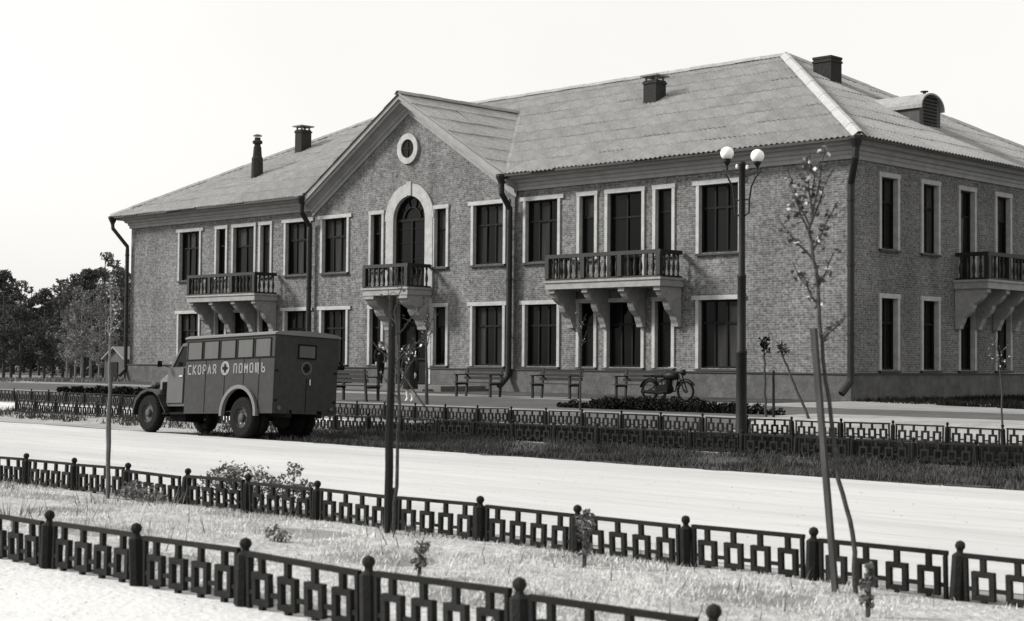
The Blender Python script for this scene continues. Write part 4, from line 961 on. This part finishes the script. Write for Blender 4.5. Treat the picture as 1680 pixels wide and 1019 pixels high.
# man walking on the steps
M1 = thing('person', 'person in dark jacket and trousers walking on the steps by the entrance', 'person', group=None)
Hh = 1.46; q = Hh / 1.72
N = [((0, 0, .9), (.15, .11)), ((0, .02, 1.12), (.145, .105)), ((0, .03, 1.33), (.17, .11)), ((0, .02, 1.46), (.06, .06)), ((0, .01, 1.53), (.05, .05)),
     ((-.2, .02, 1.4), .065), ((-.25, -.04, 1.12), .05), ((-.24, -.18, .92), .04), ((.2, .02, 1.4), .065), ((.25, .1, 1.13), .05), ((.25, .12, .9), .04),
     ((-.09, 0, .84), .1), ((-.1, -.14, .48), .072), ((-.1, -.14, .1), .05), ((-.1, -.27, .05), .04), ((.09, .02, .84), .1), ((.1, .12, .48), .072), ((.1, .3, .12), .05), ((.1, .2, .04), .04)]
N = [(tuple(v * q for v in p), tuple(x * q for x in r) if hasattr(r, '__len__') else r * q) for p, r in N]
Ed = [(0, 1), (1, 2), (2, 3), (3, 4), (2, 5), (5, 6), (6, 7), (2, 8), (8, 9), (9, 10), (0, 11), (11, 12), (12, 13), (13, 14), (0, 15), (15, 16), (16, 17), (17, 18)]
skin_body('body', N, Ed, CLOTH, M1)
head(M1, (0, .0, 1.625 * q), DARKIRON, -.02, (0, -1)); hand(M1, Vector((-.24, -.19, .91)) * q, (0, -.3, -1), (0, -1, 0)); hand(M1, Vector((.25, .12, .89)) * q, (0, .0, -1), (0, -1, 0))
M1.location = Vector((-18.1, -1.55, .64)) * K; M1.rotation_euler = (0, 0, math.radians(62))
# woman in a long coat
M2 = thing('person', 'person in a long dark coat and pale stockings standing on the path before the entrance', 'person')
N = [((0, 0, .92), (.16, .12)), ((0, .0, 1.1), (.13, .1)), ((0, .01, 1.28), (.16, .105)), ((0, .0, 1.42), (.055, .055)), ((0, .0, 1.49), (.045, .045)),
     ((-.18, .0, 1.35), .06), ((-.22, .0, 1.1), .048), ((-.2, -.06, .88), .038), ((.18, .0, 1.35), .06), ((.22, .0, 1.1), .048), ((.2, -.06, .88), .038),
     ((-.08, 0, .84), .1), ((-.08, 0, .46), .062), ((-.08, .01, .1), .04), ((-.09, -.12, .04), .035), ((.08, .0, .84), .1), ((.08, .0, .46), .062), ((.08, .01, .1), .04), ((.09, -.12, .04), .035)]
q = 1.43 / 1.66
N = [(tuple(v * q for v in p), tuple(x * q for x in r) if hasattr(r, '__len__') else r * q) for p, r in N]
skin_body('body', N, Ed, STOCKING, M2)
ct = MB(); n = 16; prof = [(.24, .19, .40), (.225, .175, .62), (.19, .14, .88), (.16, .12, 1.08), (.19, .13, 1.3), (.17, .11, 1.37), (.07, .07, 1.44)]
vs, fs = [], []
for a, b, h in prof:
    for k in range(n): t = 2*math.pi*k/n; vs.append((a * q * math.cos(t) * (1 + .06 * math.sin(5*t) * (1.4 - h)), b * q * math.sin(t), h * q))
for i in range(len(prof)-1):
    for k in range(n): fs.append((i*n+k, i*n+(k+1) % n, (i+1)*n+(k+1) % n, (i+1)*n+k))
ct.add(vs, fs)
for s in (-1, 1): ct.tube([(s*.16*q, 0, 1.35*q), (s*.23*q, 0, 1.1*q), (s*.21*q, -.06*q, .88*q)], [.075*q, .065*q, .055*q], 8)
ct.build('coat', COAT, M2, smooth=True)
head(M2, (0, 0, 1.575 * q), DARKIRON, -.08, (.3, -1))
for s in (-1, 1): hand(M2, (s*.2*q, -.06*q, .87*q), (0, -.1, -1), (0, -1, 0))
M2.location = Vector((-6.15, -10.9, float(tz(-6.15, -10.9)))) * K; M2.rotation_euler = (0, 0, math.radians(25))

# ------------------------------------------------------------------ SAPLINGS with stakes
def sapling(label, base, path, r0, r1, branches, leaves, lsize, barkm=BARK, leafm=LEAF, pale=0, seed=1, cat='tree', group=None, name='sapling'):
    r = random.Random(seed); o_ = Vector(base); t = thing(name, label, cat, base, group=group)
    mb = MB(); P = [Vector(p) for p in path]
    # densify with slight wobble
    Q = []
    for a, b in zip(P, P[1:]):
        for k in range(4): Q.append(a.lerp(b, k/4) + Vector((r.gauss(0, .006), r.gauss(0, .006), 0)))
    Q.append(P[-1]); n = len(Q)
    mb.tube(Q, [r0 + (r1 - r0) * i / (n-1) for i in range(n)], 7)
    tips = []
    for (h, dirx, diry, up, ln) in branches:
        i = min(n-1, int(h * (n-1))); a = Q[i]; d = Vector((dirx, diry, up)).normalized(); pts = [a]; c = a
        for k in range(5): c = c + d * ln/5 + Vector((r.gauss(0, .012), r.gauss(0, .012), .02 * ln)); pts.append(c)
        rr = (r0 + (r1-r0) * h) * .6; mb.tube(pts, [rr * (1 - .8*k/5) + .002 for k in range(6)], 5); tips.append(pts)
        for k in (1, 2, 2, 3, 3, 4):
            e = pts[k] + Vector((r.gauss(0, .1), r.gauss(0, .1), r.uniform(0, .15))) * (ln * .8); mb.tube([pts[k], e], [.004, .002], 4); tips.append([pts[k], e])
    mb.build('trunk', barkm, t, base)
    for nl, lm in ((leaves, leafm), (pale, PALELEAF)):
        if not nl: continue
        lb = MB()
        for k in range(nl):
            pts = r.choice(tips) if tips else Q; a = r.randrange(len(pts)-1); c = pts[a].lerp(pts[a+1], r.random()) + Vector((r.gauss(0, .02), r.gauss(0, .02), r.gauss(0, .02)))
            u = Vector((r.gauss(0, 1), r.gauss(0, 1), r.gauss(0, .7))).normalized(); v = u.cross(Vector((r.gauss(0, 1), r.gauss(0, 1), r.gauss(0, 1)))).normalized(); s = lsize * r.uniform(.6, 1.3)
            lb.add([c, c + u*s*.5 + v*s*.32, c + u*s, c + u*s*.5 - v*s*.32], [(0, 1, 2, 3)])
        lb.build('foliage', lm, t, base)
    return t
def stake(label, a, b, r, material=STAKEWOOD, square=True, group=None):
    mb = MB(); a, b = Vector(a), Vector(b)
    if square: mb.bar(a, b, r*2, r*1.7, (0, 1, 0))
    else:
        n = 7; mb.tube([a.lerp(b, i/n) + Vector((random.gauss(0, .003), random.gauss(0, .003), 0)) for i in range(n+1)], [r * (1 - .15*i/n) for i in range(n+1)], 8)
    o = mb.build('stake', material, None, tuple(a)); o.location = a * K
    return tag(o, label, 'stake', group)
Yt = -29.1
G = 'stakes beside the saplings'
# right
sapling('thin leaning sapling with sparse shiny leaves before the right corner of the hospital', (18.27, Yt, .06), [(18.27, Yt, .0), (18.24, Yt, .43), (18.15, Yt, .77), (18.085, Yt, 1.14), (18.02, Yt, 1.64), (17.965, Yt, 2.1), (17.93, Yt, 2.34), (17.95, Yt, 2.5)], .017, .009,
        [(.98, .25, .1, 1.3, .42), (.97, -.3, .1, 1.3, .36), (.86, -.6, .2, .95, .36), (.78, -.75, -.1, .8, .36), (.8, .5, .2, 1.0, .32), (.7, .5, 0, .8, .26), (.92, -.4, -.3, 1.1, .36), (.93, .4, .3, 1.2, .34), (.66, -.65, .1, .75, .34), (.99, -.05, -.3, 1.4, .36), (.6, .5, .1, .5, .2)], 320, .042, BARK, LEAF, 80, 3)
stake('pale peeling stake leaning beside the right sapling', (18.14, Yt - .03, .03), (17.985, Yt - .05, 1.72), .018, PALESTAKE, True, G)
# centre
sapling('slim sapling with sprawling leafy twigs behind the tall dark stake', (13.81, Yt + .1, .05), [(13.81, -29.0, .03), (13.83, -29.0, .6), (13.85, -29.0, 1.0), (13.84, -29.0, 1.5), (13.78, -29.0, 1.9)], .018, .008,
        [(.7, -.7, 0, .5, .4), (.8, .8, 0, .4, .42), (.9, .6, .2, .6, .4), (.95, -.5, .1, .6, .34), (.75, .9, -.1, .2, .38), (1.0, .2, .1, .9, .3), (.6, -.8, 0, .7, .34), (.66, .7, .2, .8, .34)], 70, .035, BARK, LEAF, 14, 5)
stake('tall dark round stake in the middle, in front of the hospital entrance', (13.70, -28.98, .03), (13.735, -28.98, 2.03), .036, STAKEWOOD, False, G)
# left
sapling('tall pale sapling with feathery twigs in front of the ambulance truck nose', (9.35, -29.0, .05), [(9.35, -29.0, 0), (9.36, -29.0, .8), (9.365, -29.0, 1.5), (9.37, -29.0, 1.95), (9.36, -29.0, 2.3)], .02, .006,
        [(.72, .5, 0, .9, .25), (.68, -.5, .1, .8, .22), (.8, .5, .1, 1, .25), (.85, -.4, 0, 1, .22), (.9, .3, 0, 1, .22), (.66, .8, 0, .5, .25), (.95, -.2, 0, 1, .15)], 60, .03, PALEBARK, PALELEAF, 30, 8)
stake('thin pale stake beside the tall left sapling', (9.47, -29.05, .02), (9.40, -29.0, 1.45), .013, PALESTAKE, False, G)
# far ones
sapling('small bushy topped sapling with stake between lamp post and hospital corner', (5.2, -11.5, .3), [(5.22, -11.5, .25), (5.19, -11.5, .9), (5.17, -11.5, 1.5), (5.15, -11.5, 1.9)], .03, .015, [(.8, .3, .1, .9, .3), (.85, -.4, 0, .9, .3), (.9, .2, -.3, 1, .3), (.95, 0, .3, 1, .25)], 120, .07, DARKBARK, HEDGE, 0, 11)
stake('dark upright stake beside the small bushy sapling near the lamp post', (5.4, -11.5, .25), (5.39, -11.5, 1.35), .03, STAKEWOOD, False, G)
sapling('slanting young tree with a tuft of leaves on top beyond the far fence', (6.3, -11.5, .38), [(6.3, -11.5, .3), (6.0, -11.5, .85), (5.75, -11.5, 1.35), (5.58, -11.5, 1.7)], .03, .02, [(.95, .3, 0, .9, .28), (.95, -.4, 0, .6, .28), (1, 0, .3, 1, .25), (1, -.2, -.3, .8, .25)], 90, .08, DARKBARK, LEAF, 4, 13)
sapling('bare slender sapling rising before the window right of the entrance', (-4.86, -11.5, .4), [(-4.86, -11.5, .3), (-4.87, -11.5, 1.2), (-4.9, -11.5, 2.0), (-4.88, -11.5, 2.8)], .05, .01, [(.6, .5, 0, .9, .5), (.65, -.5, 0, .8, .5), (.75, .5, .2, 1, .5), (.8, -.4, 0, 1, .4), (.9, .3, 0, 1, .4)], 60, .06, DARKBARK, LEAF, 16, 17)
sapling('bare slender sapling before the bench under the right balcony', (.2, -11.5, .4), [(.21, -11.5, .3), (.2, -11.5, 1.2), (.19, -11.5, 2.0), (.18, -11.5, 2.7)], .028, .008, [(.6, .5, 0, .9, .4), (.7, -.5, 0, .8, .4), (.8, .5, .2, 1, .4), (.9, -.4, 0, 1, .3)], 26, .05, DARKBARK, LEAF, 8, 19)
sapling('faint thin sapling before the side windows of the hospital', (10.25, -11.4, .4), [(10.25, -11.4, .3), (10.24, -11.4, 1.0), (10.2, -11.4, 1.5), (10.15, -11.4, 1.95)], .02, .006, [(.6, .5, 0, .6, .35), (.7, -.6, 0, .6, .35), (.8, .5, .2, 1, .3), (.9, -.4, 0, 1, .3)], 40, .05, DARKBARK, LEAF, 18, 23)
sapling('crooked leaning twiggy sapling left of the walking person', (-4.2, -12.3, .3), [(-3.9, -12.3, .25), (-4.5, -12.3, .8), (-5.1, -12.3, 1.4), (-5.5, -12.3, 1.9)], .03, .008, [(.6, -.5, 0, .9, .5), (.7, .5, 0, .8, .5), (.85, -.5, .2, 1, .4)], 40, .05, BARK, LEAF, 6, 29)
for x, z in ((-9.3, .6), (1.97, .4), (9.3, .5), (11.45, .48)):
    pass

# ------------------------------------------------------------------ hedges, weeds and shrubs
def bush(name, label, cat, base, blobs, n, size, material, seed, stems=True, group=None):
    t = thing(name, label, cat, base, group=group)
    V, F = leaf_cloud([b[:3] for b in blobs], [b[3] for b in blobs], n, size, seed); raw('foliage', V, F, material, t)
    if stems:
        mb = MB()
        for b in blobs[:6]: mb.tube([(b[0]*.3, b[1]*.3, -.02), (b[0]*.8, b[1]*.8, b[2]*.6), (b[0], b[1], b[2])], [.012, .008, .004], 5)
        mb.build('stem', BARK, t)
    return t
hb_ = []
for k in range(46):
    x = -3.1 + k * .135; e_ = min(1, (k + 3) / 14, (48 - k) / 14); hb_.append((x, rng.normal(0, .07), .10 * e_ + rng.normal(0, .03), (.19 + rng.uniform(-.05, .05)) * (.45 + .55 * e_)))
bush('hedge', 'low dark clipped hedge between the far fence and the path', 'hedge', (2.0, -10.7, .42), hb_, 15000, .035, HEDGE, 3, False)
hb_ = [(-4 + k * .28, rng.normal(0, .1), .07, .14 + rng.uniform(-.05, .05)) for k in range(30)]
bush('hedge', 'low dark straggling hedge far left, in front of the pine trees', 'hedge', (-17.5, -11.9, .4), hb_, 9000, .05, HEDGE, 4, False)
W = 'leafy weeds along the fences'
for i, (x, y_, h, lb, blobs, n) in enumerate((
    (10.55, -28.35, .2, 'grey leafy weeds leaning through the road fence left of centre', [(-.3, 0, .2, .14), (-.1, .05, .3, .16), (.12, 0, .26, .15), (.3, .05, .16, .12)], 420),
    (11.0, -28.4, .2, 'wide fuzzy clump of weeds behind the road fence, below the truck rear wheels', [(-.4, 0, .22, .14), (-.2, .04, .3, .15), (0, .1, .28, .16), (.2, 0, .26, .14), (.38, .05, .2, .12)], 420),
    (11.65, -28.4, .2, 'tuft of leafy weeds on the road side of the fence, under the truck', [(-.15, 0, .25, .13), (0, .03, .42, .09), (.12, 0, .2, .14), (.22, 0, .26, .1)], 320),
    (9.9, -28.95, .1, 'clump of low weeds at the foot of the road fence on the left', [(-.2, 0, .08, .12), (0, -.05, .12, .12), (.25, 0, .08, .12)], 260),
    (16.35, -29.5, .2, 'tall ragged weed with a dark head in the dry grass', [(0, 0, .22, .05), (.01, 0, .32, .07), (.0, .02, .12, .05), (.03, 0, .38, .04)], 110),
    (16.2, -30.9, .1, 'small weed beside the finial of the nearest fence', [(0, 0, .1, .05), (.02, 0, .2, .05)], 60),
    (13.9, -30.3, .1, 'low dark weed in the dry grass left of the tall stake', [(0, 0, .05, .09), (.12, 0, .05, .07)], 70),
    (18.9, -30.0, .1, 'dark upright weed in the dry grass under the leaning sapling', [(0, 0, .1, .04), (0, 0, .2, .05), (.02, 0, .28, .03)], 70))):
    bush('weed_plant', lb, 'plant', (x, y_, float(tz(x, y_))), blobs, n * 2, .024, WEED, 30 + i, True, W)
bush('shrub', 'dark rounded shrub against the plinth just behind the ambulance truck', 'shrub', (-20.9, -1.2, .46), [(0, 0, .4, .42), (.25, 0, .3, .36), (-.3, .1, .3, .36), (.05, 0, .75, .24)], 2600, .06, HEDGE, 9)

# ------------------------------------------------------------------ SHED and far trees
S = thing('wooden_shed', 'small dark wooden shed with pale roof beside the left end of the hospital', 'shed', (-39.4, 1.6, .35)); SO = (-39.4, 1.6, .35)
mb = MB(); mb.prism([(-.75, 0), (.75, 0), (.75, 1.15), (0, 1.6), (-.75, 1.15)], lambda a, b: (-39.4 + a, .9, .35 + b), lambda a, b: (-39.4 + a, 2.4, .35 + b)); mb.build('wall', SHEDWOOD, S, SO)
for s in (-1, 1):
    MB().prism([(0, 1.66), (s*.95, 1.1), (s*.95, 1.05), (0, 1.6)], lambda a, b: (-39.4 + a, .75, .35 + b), lambda a, b: (-39.4 + a, 2.5, .35 + b)).build('roof', CORNICE, S, SO)
MB().box(-39.75, -39.15, .86, .895, .4, 1.3).build('door', FRAME, S, SO)
def tree_meshes(kind, seed):
    r = np.random.default_rng(seed); H_ = 1.0
    if kind == 'pine':
        nb_ = 26; blobs = []
        for i in range(nb_):
            t = r.uniform(.17, 1.0); w_ = .19 * (1 - ((t - .5) / .62) ** 2); a = r.uniform(0, 6.28); d = r.uniform(.15, 1) * w_
            blobs.append((d * math.cos(a), d * math.sin(a), t, r.uniform(.055, .10) * (1.1 - .45 * t)))
        V, F = leaf_cloud([b[:3] for b in blobs], [b[3] for b in blobs], 3600, .018, seed, .7)
    else:
        nb_ = 34; blobs = []
        for i in range(nb_):
            t = r.uniform(.25, 1.0); w_ = .16 * (1 - ((t - .55) / .6) ** 2); a = r.uniform(0, 6.28); d = r.uniform(.3, 1) * w_
            blobs.append((d * math.cos(a), d * math.sin(a), t, r.uniform(.03, .065)))
        V, F = leaf_cloud([b[:3] for b in blobs], [b[3] for b in blobs], 1700, .016, seed)
    mb = MB(); mb.tube([(0, 0, -.02), (.004, 0, .3), (-.006, .004, .6), (0, 0, .96)], [.016, .013, .009, .003], 7)
    for b in blobs[:12]: mb.tube([(0, 0, b[2] - .06), (b[0] * .5, b[1] * .5, b[2] - .03), (b[0], b[1], b[2])], [.005, .004, .002], 4)
    return V, F, mb
protos = {}
def far_tree(kind, seed, x, y_, H_, label, group):
    t = thing('pine_tree' if kind == 'pine' else 'birch_tree', label, 'tree', (x, y_, float(tz(x, y_))), (0, 0, random.uniform(0, 6.28)), group); H_ *= .8; t.scale = (H_, H_, H_)
    k = (kind, seed)
    if k not in protos:
        V, F, mb = tree_meshes(kind, seed); c = raw('crown', V, F, PINE if kind == 'pine' else BIRCHLEAF, t); tr = mb.build('trunk', DARKBARK if kind == 'pine' else PALEBARK, t); protos[k] = (c.data, tr.data)
    else:
        link('crown', protos[k][0], t); link('trunk', protos[k][1], t)
TG = 'trees of the pine wood left of the hospital'
def place_px(u, d): return CAM.x + u * d, CAM.y + d
pts = [(-1.905, 47, 8.2), (-1.885, 49, 8.0), (-1.862, 46, 7.2), (-1.835, 50, 7.4), (-1.80, 48, 6.8), (-1.78, 53, 7.0), (-1.755, 51, 7.6), (-1.735, 47, 7.8), (-1.705, 49, 8.2), (-1.685, 54, 9.2), (-1.66, 50, 9.4), (-1.64, 53, 9.6), (-1.93, 50, 8.0), (-1.62, 56, 9.0)]
ORD = ['leftmost', 'second', 'third', 'fourth', 'fifth', 'sixth', 'seventh', 'eighth', 'ninth', 'tenth', 'eleventh', 'twelfth', 'thirteenth', 'fourteenth']
for i, (u, d, h) in enumerate(sorted(pts)):
    x, y_ = place_px(u, d); far_tree('pine', 40 + i % 4, x, y_, h, f'{ORD[i]}{" pine from the left" if i else " pine tree"} in the dark wood beside the hospital', TG)
for i, (u, d, h) in enumerate(sorted([(-1.725, 44, 5.4), (-1.69, 44.5, 5.8), (-1.71, 46.5, 6.8), (-1.745, 45, 4.8), (-1.655, 47, 7.0), (-1.67, 43, 4.6)])):
    x, y_ = place_px(u, d); far_tree('birch', 60 + i % 3, x, y_, h, f'{ORD[i]}{" light leaved birch from the left" if i else " light leaved birch"} at the edge of the pine wood', 'birches in front of the pine wood')
# the wood behind: one mass
r = np.random.default_rng(5); cc, rr = [], []
for i in range(150):
    u = r.uniform(-2.05, -1.52); d = r.uniform(58, 82); x, y_ = place_px(u, d); z = float(tz(x, y_)); h = r.uniform(4.6, 6.8)
    for k in range(4): cc.append((x + r.normal(0, .6), y_ + r.normal(0, .6), z + h * r.uniform(.14, .95))); rr.append(r.uniform(.8, 1.4))
V, F = leaf_cloud(cc, rr, 80000, .2, 6)
wd_ = raw('far_wood', V, F, PINE, None, 'stuff'); tag(wd_, 'dark mass of pine wood behind the nearer trees', 'wood')
mb = MB()
for i in range(22):
    u = r.uniform(-2.0, -1.55); d = r.uniform(55, 75); x, y_ = place_px(u, d); z = float(tz(x, y_)); mb.tube([(x, y_, z - .1), (x, y_, z + 4)], [.1, .08], 5)
tw = mb.build('far_trunks', DARKBARK); tag(tw, 'bare trunks of the far pine wood', 'wood', kind='stuff')
